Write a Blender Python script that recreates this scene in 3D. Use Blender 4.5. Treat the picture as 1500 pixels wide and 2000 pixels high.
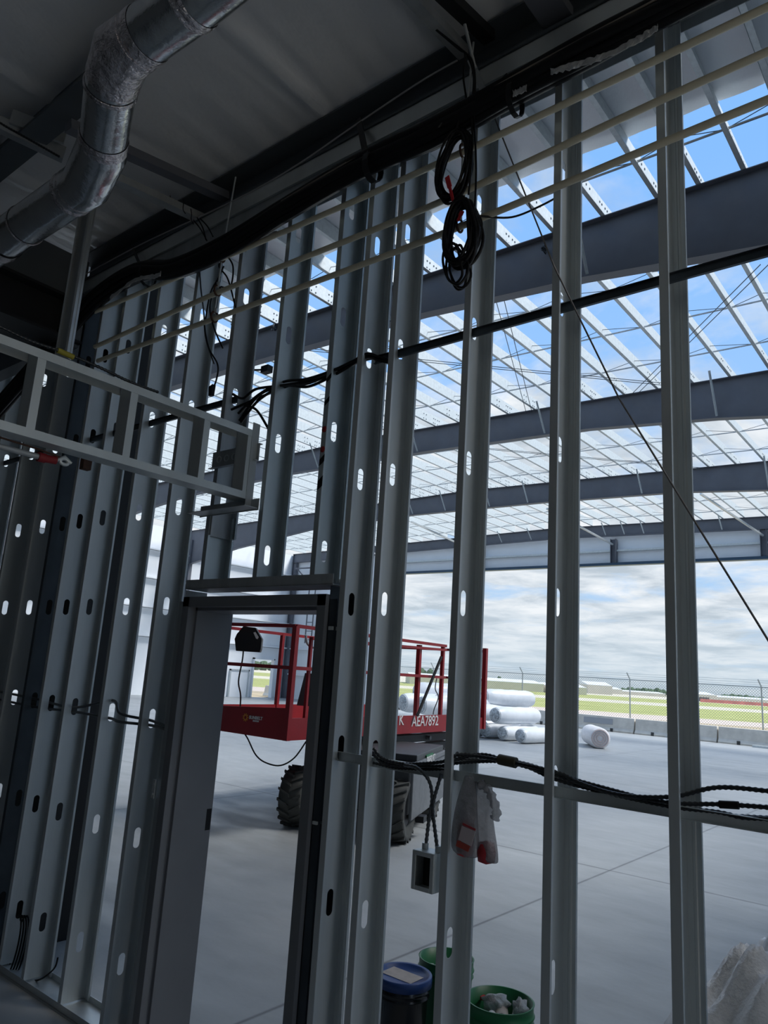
import bpy, bmesh, math, random
from mathutils import Vector, Matrix
random.seed(7)
for o in list(bpy.data.objects): bpy.data.objects.remove(o)
S = bpy.context.scene; COL = S.collection
# ------------------------------------------------------------------ camera
CAMH = 1.847; F = 1435.38; D = 2.384
M = ((0.77766, 0.62549, 0.06332), (0.08537, -0.20484, 0.97507), (-0.62286, 0.75286, 0.2127))
cd = bpy.data.cameras.new('camera'); cam = bpy.data.objects.new('camera', cd); COL.objects.link(cam)
cd.sensor_fit = 'HORIZONTAL'; cd.sensor_width = 36; cd.lens = 36 * F / 1500
cd.clip_start = .05; cd.clip_end = 3000
R3 = Matrix((Vector(M[0]), Vector(M[1]), -Vector(M[2]))).transposed()
cam.matrix_world = Matrix.Translation((0, 0, CAMH)) @ R3.to_4x4()
S.camera = cam
def ray(x, y):
    a, b = (x - 750) / F, (1000 - y) / F
    return Vector([M[0][i] * a + M[1][i] * b + M[2][i] for i in range(3)])
def at(x, y, ax, v):
    """world point where the sight line through a photo point meets the real plane axis=v"""
    d = ray(x, y); o = Vector((0, 0, CAMH)); t = (v - o[ax]) / d[ax]; return o + d * t
def dep(x, y, z): return Vector((0, 0, CAMH)) + ray(x, y) * z
# ------------------------------------------------------------------ view, sky, sun
S.view_settings.view_transform = 'Standard'; S.view_settings.look = 'None'
S.view_settings.exposure = 0.6; S.view_settings.gamma = 1.0; S.view_settings.use_curve_mapping = False
SKY_STRENGTH = 0.87; SUN_STRENGTH = 3.4
W = bpy.data.worlds.new('sky'); S.world = W; W.use_nodes = True
nt = W.node_tree; nt.nodes.clear()
def N(t, ty, **k):
    n = t.nodes.new(ty)
    for a, v in k.items(): setattr(n, a, v)
    return n
def Lk(t, a, b): t.links.new(a, b)
tc = N(nt, 'ShaderNodeTexCoord'); sp = N(nt, 'ShaderNodeSeparateXYZ'); Lk(nt, tc.outputs['Generated'], sp.inputs[0])
def mth(t, op, a, b=None, clamp=False):
    n = N(t, 'ShaderNodeMath', operation=op); n.use_clamp = clamp
    for i, v in enumerate((a, b)):
        if v is None: continue
        if hasattr(v, 'is_linked') or hasattr(v, 'links'): Lk(t, v, n.inputs[i])
        else: n.inputs[i].default_value = v
    return n.outputs[0]
zc = mth(nt, 'ADD', mth(nt, 'MAXIMUM', sp.outputs[2], 0.0), .10)
cx = mth(nt, 'DIVIDE', sp.outputs[0], zc); cy = mth(nt, 'DIVIDE', sp.outputs[1], zc)
cb = N(nt, 'ShaderNodeCombineXYZ'); Lk(nt, cx, cb.inputs[0]); Lk(nt, cy, cb.inputs[1]); cb.inputs[2].default_value = 1.9
def noise(t, vec, scale, detail=6, rough=.55, dist=0.0):
    n = N(t, 'ShaderNodeTexNoise'); n.inputs['Scale'].default_value = scale; n.inputs['Detail'].default_value = detail
    n.inputs['Roughness'].default_value = rough; n.inputs['Distortion'].default_value = dist
    if vec is not None: Lk(t, vec, n.inputs['Vector'])
    return n.outputs['Fac']
def ramp(t, fac, stops, interp='LINEAR'):
    n = N(t, 'ShaderNodeValToRGB'); Lk(t, fac, n.inputs[0]); cr = n.color_ramp; cr.interpolation = interp
    while len(cr.elements) < len(stops): cr.elements.new(.5)
    for e, (p, c) in zip(cr.elements, stops):
        e.position = p; e.color = (c[0], c[1], c[2], 1)
    return n.outputs[0]
def mixc(t, f, a, b, mode='MIX'):
    n = N(t, 'ShaderNodeMix', data_type='RGBA', blend_type=mode)
    for i, v in ((0, f), (6, a), (7, b)):
        if hasattr(v, 'links') or hasattr(v, 'is_linked'): Lk(t, v, n.inputs[i])
        else: n.inputs[i].default_value = v if i == 0 else (*v, 1)
    return n.outputs[2]
n1 = noise(nt, cb.outputs[0], 1.15, 7, .58, .5); n2 = noise(nt, cb.outputs[0], 3.2, 5, .6)
cover = mth(nt, 'ADD', mth(nt, 'MULTIPLY', n1, .8), mth(nt, 'MULTIPLY', n2, .2))
lowf = ramp(nt, sp.outputs[2], [(0.0, (.16,) * 3), (.26, (.12,) * 3), (.45, (0.01,) * 3)])
cover = mth(nt, 'ADD', cover, lowf)
cfac = ramp(nt, cover, [(.485, (0,) * 3), (.62, (1,) * 3)])
blue = ramp(nt, sp.outputs[2], [(0.0, (.42, .53, .66)), (.15, (.32, .50, .74)), (.6, (.19, .40, .78))])
cn = noise(nt, cb.outputs[0], 1.9, 6, .6, .3)
white = ramp(nt, cn, [(.36, (.38, .44, .50)), (.50, (.56, .61, .66)), (.64, (.73, .75, .77))])
skyc = mixc(nt, cfac, blue, white)
haze = ramp(nt, sp.outputs[2], [(0.0, (.75,) * 3), (.12, (0,) * 3)])
skyc = mixc(nt, haze, skyc, (.42, .51, .58))
gnd = ramp(nt, mth(nt, 'ADD', mth(nt, 'MULTIPLY', sp.outputs[2], 20.0), .5, True), [(.45, (.22, .23, .16)), (.5, (1, 1, 1))])
skyc = mixc(nt, 1.0, skyc, gnd, 'MULTIPLY')
bg = N(nt, 'ShaderNodeBackground'); Lk(nt, skyc, bg.inputs[0]); bg.inputs[1].default_value = SKY_STRENGTH
wo = N(nt, 'ShaderNodeOutputWorld'); Lk(nt, bg.outputs[0], wo.inputs[0])
sd = bpy.data.lights.new('sun', 'SUN'); sd.energy = SUN_STRENGTH; sd.angle = math.radians(16); sd.color = (1, .98, .95)
so = bpy.data.objects.new('sun', sd); COL.objects.link(so); so.rotation_euler = (math.radians(-20), math.radians(30), 0)
# ------------------------------------------------------------------ materials
def mat(name, col, rough=.5, metal=0.0, var=0.0, vs=8.0, bump=0.0, bs=30.0, spec=None, stretch=None, alpha=None, trans=0.0):
    m = bpy.data.materials.new(name); m.use_nodes = True; t = m.node_tree; b = t.nodes['Principled BSDF']
    b.inputs['Roughness'].default_value = rough; b.inputs['Metallic'].default_value = metal
    if spec is not None: b.inputs['Specular IOR Level'].default_value = spec
    if trans: b.inputs['Transmission Weight'].default_value = trans
    co = N(t, 'ShaderNodeTexCoord').outputs['Object']
    if stretch:
        mp = N(t, 'ShaderNodeMapping'); mp.inputs['Scale'].default_value = stretch; Lk(t, co, mp.inputs[0]); co = mp.outputs[0]
    if var > 0:
        f = noise(t, co, vs, 6, .6)
        c = ramp(t, f, [(.3, tuple(max(0, v * (1 - var)) for v in col)), (.7, tuple(min(1, v * (1 + var)) for v in col))])
        Lk(t, c, b.inputs['Base Color'])
    else: b.inputs['Base Color'].default_value = (*col, 1)
    if bump > 0:
        bn = N(t, 'ShaderNodeBump'); bn.inputs['Strength'].default_value = bump; bn.inputs['Distance'].default_value = .02
        Lk(t, noise(t, co, bs, 5, .6), bn.inputs['Height']); Lk(t, bn.outputs[0], b.inputs['Normal'])
    if alpha is not None: b.inputs['Alpha'].default_value = alpha
    return m
galv = mat('galvanized_steel', (.62, .66, .67), .42, .6, .10, 5, .04, 60, stretch=(1, 1, .15))
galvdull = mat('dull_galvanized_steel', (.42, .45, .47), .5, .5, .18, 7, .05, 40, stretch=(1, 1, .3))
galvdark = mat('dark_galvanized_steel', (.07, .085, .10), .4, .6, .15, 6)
purl = mat('bright_galvanized_purlin', (.60, .65, .66), .5, .15, .10, 14)
primer = mat('grey_primer_steel', (.12, .13, .155), .55, 0.0, .12, 1.5)
primerdk = mat('dark_primer_steel', (.09, .105, .12), .6, 0.0, .1, 1.5)
framem = mat('grey_door_frame_paint', (.17, .18, .20), .5, 0.0, .06, 3)
blackst = mat('black_steel', (.012, .013, .015), .5, .2, .2, 4)
vinyl = mat('white_vinyl_insulation', (.80, .82, .85), .30, 0.0, .05, 1.2, .8, 3.6, stretch=(1.0, .45, 1))
wallw = mat('white_wall_liner', (.84, .88, .92), .5, 0.0, .05, .5, .3, .8)
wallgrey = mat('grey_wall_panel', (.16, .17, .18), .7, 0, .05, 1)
pvc = mat('cream_plastic_pipe', (.60, .56, .43), .45, 0.0, .10, 3, stretch=(.4, 4, 4))
cable = mat('black_cable', (.004, .004, .005), .45, 0.0, spec=.3)
greycable = mat('grey_cable', (.10, .11, .12), .4, .2)
red = mat('red_paint', (.27, .010, .015), .42, 0.0, .12, 3, .03, 30)
redtag = mat('red_plastic', (.55, .01, .02), .4)
rust = mat('rusty_iron', (.09, .045, .03), .7, .3, .3, 30)
duct = mat('shiny_duct_metal', (.62, .64, .66), .20, .95, .12, 9, .25, 9)
foil = mat('crumpled_foil_tape', (.72, .68, .70), .18, .95, .25, 25, 1.0, 22)
green = mat('green_plastic', (.008, .14, .045), .4, 0, .08, 6)
blackpl = mat('glossy_black_plastic', (.008, .009, .012), .18)
bluepl = mat('blue_plastic', (.02, .06, .22), .38, 0, .1, 8)
paper = mat('stained_paper', (.48, .42, .38), .8, 0, .15, 20)
rubber = mat('tyre_rubber', (.06, .063, .06), .8, 0, .2, 12, .1, 20)
darkbody = mat('dark_grey_machine_paint', (.045, .05, .055), .5, 0, .2, 10)
greybody = mat('grey_machine_paint', (.13, .14, .15), .5, 0, .2, 10)
whitemark = mat('white_marking', (.7, .7, .7), .5)
orange = mat('orange_marking', (.65, .25, .03), .5)
rollw = mat('white_plastic_wrap', (.86, .89, .92), .35, 0, .05, 6, .35, 8)
rollend = mat('crumpled_plastic_end', (.50, .54, .57), .4, 0, .55, 18, .8, 22)
plastic = mat('cloudy_plastic_sheet', (.78, .76, .74), .3, 0, .12, 4, .8, 9)
bagm = mat('grey_plastic_bag', (.36, .36, .39), .25, 0, .25, 14, .9, 25, alpha=.66)
bagred = mat('red_bag_contents', (.45, .03, .04), .5, 0, .4, 18)
concb = mat('barrier_concrete', (.64, .62, .57), .85, 0, .14, 3, .2, 12)
foliage = mat('tree_foliage', (.06, .11, .05), .9, 0, .5, 2.5, .8, 3)
hangw = mat('pale_hangar_wall', (.66, .62, .53), .8, 0, .08, .3)
hangr = mat('white_hangar_roof', (.74, .78, .80), .6)
hangd = mat('hangar_opening', (.10, .09, .09), .8)
redfence = mat('red_barricade', (.62, .20, .17), .7, 0, .2, .6)
fencem = mat('fence_steel', (.40, .45, .46), .5, .3)
yellow = mat('yellow_tag', (.35, .30, .03), .5)
woodm = mat('brown_wood', (.22, .11, .07), .8)
# slab with saw joints and scuffs
def slab_mat(name, base, joints):
    m = bpy.data.materials.new(name); m.use_nodes = True; t = m.node_tree; b = t.nodes['Principled BSDF']
    co = N(t, 'ShaderNodeTexCoord').outputs['Object']; s = N(t, 'ShaderNodeSeparateXYZ'); Lk(t, co, s.inputs[0])
    mp = N(t, 'ShaderNodeMapping'); mp.inputs['Scale'].default_value = (1, 2.6, 1); mp.inputs['Rotation'].default_value = (0, 0, .7); Lk(t, co, mp.inputs[0])
    f = mth(t, 'ADD', mth(t, 'MULTIPLY', noise(t, co, .35, 6, .6), .55), mth(t, 'MULTIPLY', noise(t, mp.outputs[0], 1.7, 6, .7), .45))
    c = ramp(t, f, [(.32, tuple(v * .80 for v in base)), (.5, base), (.68, tuple(min(1, v * 1.14) for v in base))])
    if joints:
        for ax, off, per in ((0, 3.69, 5.24), (1, 4.095, 6.95)):
            a = mth(t, 'ABSOLUTE', mth(t, 'SUBTRACT', mth(t, 'FRACT', mth(t, 'DIVIDE', mth(t, 'ADD', s.outputs[ax], off + 610), per)), .5))
            ln = ramp(t, a, [(0.0, (.35,) * 3), (.0005, (.4,) * 3), (.0011, (1,) * 3)])
            c = mixc(t, 1.0, c, ln, 'MULTIPLY')
    Lk(t, c, b.inputs['Base Color'])
    Lk(t, ramp(t, noise(t, mp.outputs[0], 1.2, 5, .6), [(.3, (.34,) * 3), (.7, (.62,) * 3)]), b.inputs['Roughness'])
    bn = N(t, 'ShaderNodeBump'); bn.inputs['Strength'].default_value = .12; bn.inputs['Distance'].default_value = .01
    Lk(t, noise(t, co, 9, 6, .6), bn.inputs['Height']); Lk(t, bn.outputs[0], b.inputs['Normal'])
    return m
slabm = slab_mat('hangar_slab_concrete', (.33, .35, .36), True)
floorm = slab_mat('room_floor_concrete', (.40, .40, .39), False)
# airfield: grass and paved strips
def field_mat():
    m = bpy.data.materials.new('airfield_grass_and_strips'); m.use_nodes = True; t = m.node_tree; b = t.nodes['Principled BSDF']
    b.inputs['Roughness'].default_value = .9
    co = N(t, 'ShaderNodeTexCoord').outputs['Object']; s = N(t, 'ShaderNodeSeparateXYZ'); Lk(t, co, s.inputs[0])
    c = mth(t, 'ADD', mth(t, 'MULTIPLY', s.outputs[0], -.48), mth(t, 'MULTIPLY', s.outputs[1], .877))
    c = mth(t, 'ADD', c, mth(t, 'MULTIPLY', mth(t, 'SUBTRACT', noise(t, co, .12, 4), .5), 3.0))
    g = ramp(t, noise(t, co, .25, 6, .7), [(.3, (.27, .29, .07)), (.55, (.38, .40, .12)), (.75, (.46, .45, .19))])
    dirt = (.42, .34, .22); pave = (.60, .50, .43); tan = (.62, .57, .44)
    mask = ramp(t, mth(t, 'DIVIDE', c, 300.0, True), [(0, (.42, .34, .22)), (.172, dirt), (.174, pave), (.205, pave), (.207, (1, 0, 1)), (.325, (1, 0, 1)), (.33, tan), (.40, tan), (.405, (1, 0, 1)), (.56, (1, 0, 1)), (.57, tan)], 'CONSTANT')
    isg = ramp(t, mth(t, 'DIVIDE', c, 300.0, True), [(0, (0,) * 3), (.207, (1,) * 3), (.33, (0,) * 3), (.405, (1,) * 3), (.57, (0,) * 3)], 'CONSTANT')
    Lk(t, mixc(t, isg, mask, g), b.inputs['Base Color'])
    return m
fieldm = field_mat()
def mesh_mat():
    m = bpy.data.materials.new('chain_link_wire'); m.use_nodes = True; t = m.node_tree; b = t.nodes['Principled BSDF']
    b.inputs['Base Color'].default_value = (.35, .38, .38, 1); b.inputs['Roughness'].default_value = .5
    co = N(t, 'ShaderNodeTexCoord').outputs['Object']; s = N(t, 'ShaderNodeSeparateXYZ'); Lk(t, co, s.inputs[0])
    fs = []
    for sg in (1, -1):
        u = mth(t, 'DIVIDE', mth(t, 'ADD', s.outputs[0], mth(t, 'MULTIPLY', s.outputs[2], sg)), .11)
        fs.append(mth(t, 'LESS_THAN', mth(t, 'FRACT', mth(t, 'ADD', u, 500.0)), .13))
    Lk(t, mth(t, 'MAXIMUM', fs[0], fs[1]), b.inputs['Alpha'])
    return m
linkm = mesh_mat()
# ------------------------------------------------------------------ mesh helpers
class MB:
    def __init__(s): s.v = []; s.f = []; s.sm = []
    def add(s, vs, fs, smooth=False):
        o = len(s.v); s.v += [tuple(v) for v in vs]; s.f += [tuple(i + o for i in f) for f in fs]; s.sm += [smooth] * len(fs)
    def box(s, a, b):
        x0, y0, z0 = a; x1, y1, z1 = b
        s.add([(x0, y0, z0), (x1, y0, z0), (x1, y1, z0), (x0, y1, z0), (x0, y0, z1), (x1, y0, z1), (x1, y1, z1), (x0, y1, z1)],
              [(0, 3, 2, 1), (4, 5, 6, 7), (0, 1, 5, 4), (1, 2, 6, 5), (2, 3, 7, 6), (3, 0, 4, 7)])
        return s
    def hexa(s, p):  # 8 points, bottom loop then top loop
        s.add(p, [(0, 3, 2, 1), (4, 5, 6, 7), (0, 1, 5, 4), (1, 2, 6, 5), (2, 3, 7, 6), (3, 0, 4, 7)]); return s
    def bar(s, a, b, w, h, up=(0, 0, 1)):
        a = Vector(a); b = Vector(b); d = (b - a).normalized(); u = Vector(up)
        if abs(d.dot(u)) > .99: u = Vector((0, 1, 0))
        x = d.cross(u).normalized() * w / 2; y = x.cross(d).normalized() * h / 2
        s.hexa([a - x - y, a + x - y, b + x - y, b - x - y, a - x + y, a + x + y, b + x + y, b - x + y]); return s
    def tube(s, pts, r, seg=8, closed=False, cap=True):
        pts = [Vector(p) for p in pts]; n = len(pts); vs = []; prev = None
        for i, p in enumerate(pts):
            if closed: d = pts[(i + 1) % n] - pts[i - 1]
            else: d = pts[min(i + 1, n - 1)] - pts[max(i - 1, 0)]
            if d.length < 1e-9: d = Vector((0, 0, 1))
            d.normalize()
            if prev is None:
                u = Vector((0, 0, 1)) if abs(d.z) < .9 else Vector((1, 0, 0)); u = (u - d * u.dot(d)).normalized()
            else:
                u = prev - d * prev.dot(d); u = u.normalized() if u.length > 1e-6 else prev
            prev = u; w = d.cross(u); rr = r[i] if hasattr(r, '__len__') else r
            vs += [p + (u * math.cos(2 * math.pi * k / seg) + w * math.sin(2 * math.pi * k / seg)) * rr for k in range(seg)]
        fs = []
        for i in range(n if closed else n - 1):
            j = (i + 1) % n
            for k in range(seg): fs.append((i * seg + k, i * seg + (k + 1) % seg, j * seg + (k + 1) % seg, j * seg + k))
        s.add(vs, fs, True)
        if cap and not closed:
            s.add([vs[k] for k in range(seg)], [tuple(range(seg))[::-1]]); s.add([vs[(n - 1) * seg + k] for k in range(seg)], [tuple(range(seg))])
        return s
    def lathe(s, prof, c, seg=40, axis='z'):
        vs = []
        for r, h in prof:
            for k in range(seg):
                a = 2 * math.pi * k / seg
                if axis == 'z': vs.append((c[0] + r * math.cos(a), c[1] + r * math.sin(a), c[2] + h))
                elif axis == 'x': vs.append((c[0] + h, c[1] + r * math.cos(a), c[2] + r * math.sin(a)))
                else: vs.append((c[0] + r * math.cos(a), c[1] + h, c[2] + r * math.sin(a)))
        fs = [(i * seg + k, i * seg + (k + 1) % seg, (i + 1) * seg + (k + 1) % seg, (i + 1) * seg + k) for i in range(len(prof) - 1) for k in range(seg)]
        s.add(vs, fs, True); return s
    def build(s, name, m, parent=None, solid=0.0, bevel=0.0, sub=0):
        me = bpy.data.meshes.new(name); me.from_pydata(s.v, [], s.f); me.update()
        for p, q in zip(me.polygons, s.sm): p.use_smooth = q
        me.materials.append(m); o = bpy.data.objects.new(name, me); COL.objects.link(o)
        if parent is not None: o.parent = parent; o.matrix_parent_inverse = Matrix.Translation(-parent.location) if parent.type == 'EMPTY' else Matrix()
        if sub: q = o.modifiers.new('s', 'SUBSURF'); q.levels = q.render_levels = sub
        if solid: q = o.modifiers.new('t', 'SOLIDIFY'); q.thickness = solid; q.offset = 0
        if bevel: q = o.modifiers.new('b', 'BEVEL'); q.width = bevel; q.segments = 2; q.limit_method = 'ANGLE'
        return o
def tag(o, label, cat, group=None, kind=None):
    o['label'] = label
    if cat: o['category'] = cat
    if group: o['group'] = group
    if kind: o['kind'] = kind
    return o
def struct(o, label=None):
    o['kind'] = 'structure'
    if label: o['label'] = label
    return o
def empty(name, loc=(0, 0, 0)):
    e = bpy.data.objects.new(name, None); e.location = loc; e.empty_display_size = .1; COL.objects.link(e); return e
def spline(P, n=8, closed=False):
    P = [Vector(p) for p in P]; out = []; L = len(P)
    for i in range(L if closed else L - 1):
        p0 = P[(i - 1) % L] if closed else P[max(i - 1, 0)]; p1 = P[i]; p2 = P[(i + 1) % L]; p3 = P[(i + 2) % L] if closed else P[min(i + 2, L - 1)]
        for k in range(n):
            t = k / n; out.append(.5 * ((2 * p1) + (p2 - p0) * t + (2 * p0 - 5 * p1 + 4 * p2 - p3) * t * t + (3 * p1 - p0 - 3 * p2 + p3) * t ** 3))
    if not closed: out.append(P[-1])
    return out
ORD = ['first', 'second', 'third', 'fourth', 'fifth', 'sixth', 'seventh', 'eighth', 'ninth', 'tenth', 'eleventh', 'twelfth', 'thirteenth', 'fourteenth', 'fifteenth', 'sixteenth',
       'seventeenth', 'eighteenth', 'nineteenth', 'twentieth'] + ['twenty-' + w for w in ('first', 'second', 'third', 'fourth', 'fifth', 'sixth', 'seventh', 'eighth', 'ninth')] + ['thirtieth'] + \
      ['thirty-' + w for w in ('first', 'second', 'third', 'fourth', 'fifth', 'sixth', 'seventh', 'eighth', 'ninth')] + ['fortieth'] + ['forty-' + w for w in ('first', 'second', 'third', 'fourth', 'fifth', 'sixth', 'seventh')]
# ------------------------------------------------------------------ setting: floors, ground, walls, ceilings
XR = 2.45; XL = -32.6; YE = 31.0; RZ = lambda x: 8.9 - .0208 * abs(x + 15)
struct(MB().box((XL - .1, D - .02, -.25), (XR + .15, 31.35, 0)).build('floor', slabm), 'pale concrete slab of the open hangar')
struct(MB().box((-7.2, -4.2, -.25), (4.6 + .15, D - .021, -.001)).build('floor', floorm), 'brownish concrete floor of the dark room')
g = MB(); g.add([(-500, -200, -.08), (400, -200, -.08), (400, 700, -.08), (-500, 700, -.08)], [(0, 1, 2, 3)])
go = g.build('ground', fieldm); struct(go, 'airfield of yellow-green grass crossed by pale paved strips')
# dark room shell; unseen back and right walls are invented to shape the light
def sheet_ceiling(x0, x1, y0, y1, zf, sp, sag, ny=10, folds=()):
    """draped blanket between purlins; zf(x) gives height"""
    b = MB(); xs = []; x = x0; ns = 20 if folds else 8
    while x < x1 - 1e-6: xs += [x + (min(x + sp, x1) - x) * k / ns for k in range(ns)]; x += sp
    xs.append(x1); rows = ny * (10 if folds else 4); vs = []
    for j in range(rows + 1):
        y = y0 + (y1 - y0) * j / rows
        for X in xs:
            t = ((X - x0) % sp) / sp; dz = -sag * (max(0, math.sin(math.pi * t)) ** 1.3) + .008 * math.sin(y * 2.1 + math.sin(X * 3) * 2) * math.sin(X * 2 + y)
            for fx, am in folds:
                fxx = fx + .05 * math.sin(y * 2.3 + fx); dz -= am * math.exp(-((X - fxx) / .035) ** 2) - am * .5 * math.exp(-((X - fxx - .07) / .04) ** 2)
            if folds:
                e_ = math.exp((y - 2.42) * 3.2); dz += .011 * e_ * math.sin(X * 38 + 3 * math.sin(X * 5) + y * 4) + .004 * math.sin(X * 9 + y * 55 + 4 * math.sin(X * 2.2)) * (1 if math.sin(X * 1.9 + y) > .2 else .25)
            vs.append((X, y, zf(X) + dz))
    n = len(xs)
    b.add(vs, [(j * n + i, j * n + i + 1, (j + 1) * n + i + 1, (j + 1) * n + i) for j in range(rows) for i in range(n - 1)], True)
    return b
struct(sheet_ceiling(-7.1, 4.6, -4.1, 2.52, lambda x: 4.85, .96, .02, folds=((-2.62, .03), (-1.35, .02), (-3.75, .02), (-4.6, .025), (-.6, .02))).build('ceiling', vinyl, solid=.01), 'grey vinyl insulation ceiling of the dark room')
struct(MB().box((-7.2, -4.2, 4.95), (4.6 + .1, 2.6, 4.99)).build('ceiling', wallgrey), 'metal roof sheet over the room insulation')
struct(MB().box((-7.2, -4.2, 0), (4.6 + .1, -4.05, 4.9)).build('wall_back', wallgrey))  # unseen back wall, added and kept dark to limit bounce on the studs
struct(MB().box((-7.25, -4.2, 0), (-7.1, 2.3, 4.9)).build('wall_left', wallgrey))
w = MB(); w.box((4.6, -4.2, 0), (4.7, -.2, 4.9)).box((4.6, 2.3, 0), (4.7, D + .2, 4.9)).box((4.6, -.2, 4.5), (4.7, 2.3, 4.9)); struct(w.build('wall_right', wallgrey))  # unseen right wall, its large opening added to let daylight into the room
struct(MB().box((XR, 2.6, 0), (XR + .1, 31.1, 8.5)).build('wall_right', wallw))
# hangar walls with sheeting
w = MB(); w.box((XL - .1, 2.4, 0), (XL, 27.0, 8.45)); w.box((XL - .1, 28.35, 2.2), (XL, 28.6, 8.45)); w.box((XL - .1, 27.0, 2.2), (XL, 28.35, 8.45)); w.box((XL - .1, 27.0, 0), (XL, 28.55, 2.2))
w.box((XL - .1, 30.15, 0), (XL, 31.1, 8.45)); w.box((XL - .1, 28.6, 2.15), (XL, 30.15, 8.45))
struct(w.build('wall_left', wallw), 'white lined side wall of the hangar')
w = MB(); w.box((XL, YE + .15, 0), (-25.6, YE + .25, 8.55)); w.box((-25.6, YE + .15, 7.15), (XR, YE + .25, 8.4)); 
struct(w.build('wall_far', wallw), 'white lined far wall above and beside the open hangar doorway')
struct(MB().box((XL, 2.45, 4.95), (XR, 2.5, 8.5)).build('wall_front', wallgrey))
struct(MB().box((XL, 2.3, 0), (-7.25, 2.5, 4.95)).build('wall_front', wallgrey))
# girts
for i, z in enumerate((2.87, 4.3, 5.75, 7.2)):
    struct(MB().box((XL + .005, 2.6, z - .05), (XL + .2, 31, z - .03)).box((XL + .17, 2.6, z - .05), (XL + .2, 31, z + .04)).build('trim_%d' % (i + 1), wallw))
for i, z in enumerate((1.4, 2.87, 4.3, 5.75)):
    struct(MB().box((XL, YE - .02, z - .05), (-25.6, YE + .14, z + .03)).build('trim_%d' % (i + 5), wallw))
struct(MB().box((-25.6, YE - .02, 7.66), (XR, YE + .14, 7.74)).build('trim_9', purl), 'pale girt across the panels over the hangar opening')
struct(MB().box((-25.7, YE - .1, 7.04), (XR, YE + .2, 7.16)).build('trim_10', mat('blue_black_header', (.03, .07, .12), .4)), 'dark blue header beam along the top of the hangar opening')
# personnel door openings in the side wall
d = empty('door_1', (XL, 29.4, 0)); struct(d, 'white framed open doorway onto the grass')
for y in (28.55, 30.1): MB().box((XL - .12, y, 0), (XL + .12, y + .08, 2.2)).build('jamb', wallw, d)
MB().box((XL - .12, 28.55, 2.12), (XL + .12, 30.2, 2.22)).build('door_head', wallw, d)
d = empty('door_2', (XL, 27.6, 0)); struct(d, 'small white framed hatch beside the doorway')
MB().box((XL + .01, 27.0, 0), (XL + .05, 28.3, 1.45)).build('panel', wallw, d)
MB().box((XL + .01, 26.95, 0), (XL + .09, 27.03, 1.5)).box((XL + .01, 28.27, 0), (XL + .09, 28.35, 1.5)).box((XL + .01, 26.95, 1.42), (XL + .09, 28.35, 1.5)).build('jamb', galv, d)
# roof blanket over the first hangar bay and its metal sheet
struct(sheet_ceiling(XL, XR, 2.5, 8.35, lambda x: RZ(x) + .34, .78, .012, ny=6).build('ceiling', vinyl, solid=.01), 'draped insulation under the first bay of the hangar roof')
c = MB(); c.add([(XL, 2.4, RZ(XL) + .39), (-15, 2.4, 9.29), (XR, 2.4, RZ(XR) + .39), (XL, 8.3, RZ(XL) + .39), (-15, 8.3, 9.29), (XR, 8.3, RZ(XR) + .39)], [(0, 1, 4, 3), (1, 2, 5, 4)])
struct(c.build('ceiling', purl, solid=.02), 'metal roof sheet of the first bay')
# ------------------------------------------------------------------ hangar steel
def zb(x, end=False):
    T = [(-32.5, 6.7), (-28.6, 7.37), (-23.6, 7.95), (-17.7, 8.15), (-12, 8.12), (-7.2, 8.0), (-4.2, 7.76), (-1.7, 7.44), (2.4, 6.8)]
    if end: T = [(-32.5, 8.0), (-23.7, 8.235), (-15, 8.4), (-6.2, 8.22), (2.4, 8.0)]
    for (a, p), (b, q) in zip(T, T[1:]):
        if a <= x <= b: return p + (q - p) * (x - a) / (b - a)
    return T[-1][1] if x > 0 else T[0][1]
def rafter(Y, label, end=False):
    e = empty('roof_rafter', (-15, Y, 8.0)); tag(e, label, 'beam', 'painted steel frames of the hangar roof')
    xs = [XL + .05, -30.5, -28.6, -26, -23.6, -20.5, -17.7, -15, -12, -9.5, -7.2, -5.6, -4.2, -3, -1.7, 0, XR - .02]
    for nm, y0, y1, a, b in (('web', -.006, .006, 0, 0), ('top_flange', -.1, .1, 1, 0), ('bottom_flange', -.1, .1, 0, 1)):
        m = MB()
        for p, q in zip(xs, xs[1:]):
            tp, tq, bp_, bq = RZ(p), RZ(q), zb(p, end), zb(q, end)
            if a: bp_, bq = tp - .014, tq - .014
            elif b: tp, tq = bp_ + .014, bq + .014
            else: tp -= .014; tq -= .014; bp_ += .014; bq += .014
            m.hexa([(p, Y + y0, bp_), (q, Y + y0, bq), (q, Y + y1, bq), (p, Y + y1, bp_), (p, Y + y0, tp), (q, Y + y0, tq), (q, Y + y1, tq), (p, Y + y1, tp)])
        m.build(nm, primer, e)
    for X in (-32.35, XR - .2):
        m = MB(); m.box((X - .006, Y - .1, 0), (X + .006, Y + .1, RZ(X) - .4)) if False else None
        m.box((X - .15, Y - .1, 0), (X - .14, Y + .1, RZ(X) - .02)); m.box((X + .14, Y - .1, 0), (X + .15, Y + .1, RZ(X) - .5)); m.box((X - .14, Y - .005, 0), (X + .14, Y + .005, RZ(X) - .5))
        m.build('column', primer, e)
    return e
rafter(9.45, 'deep grey steel roof beam nearest to the stud wall')
rafter(16.4, 'grey steel roof beam, second one away from the stud wall')
rafter(23.3, 'grey steel roof beam, third one away from the stud wall')
rafter(30.98, 'shallow grey steel roof beam above the hangar opening', True)
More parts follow.
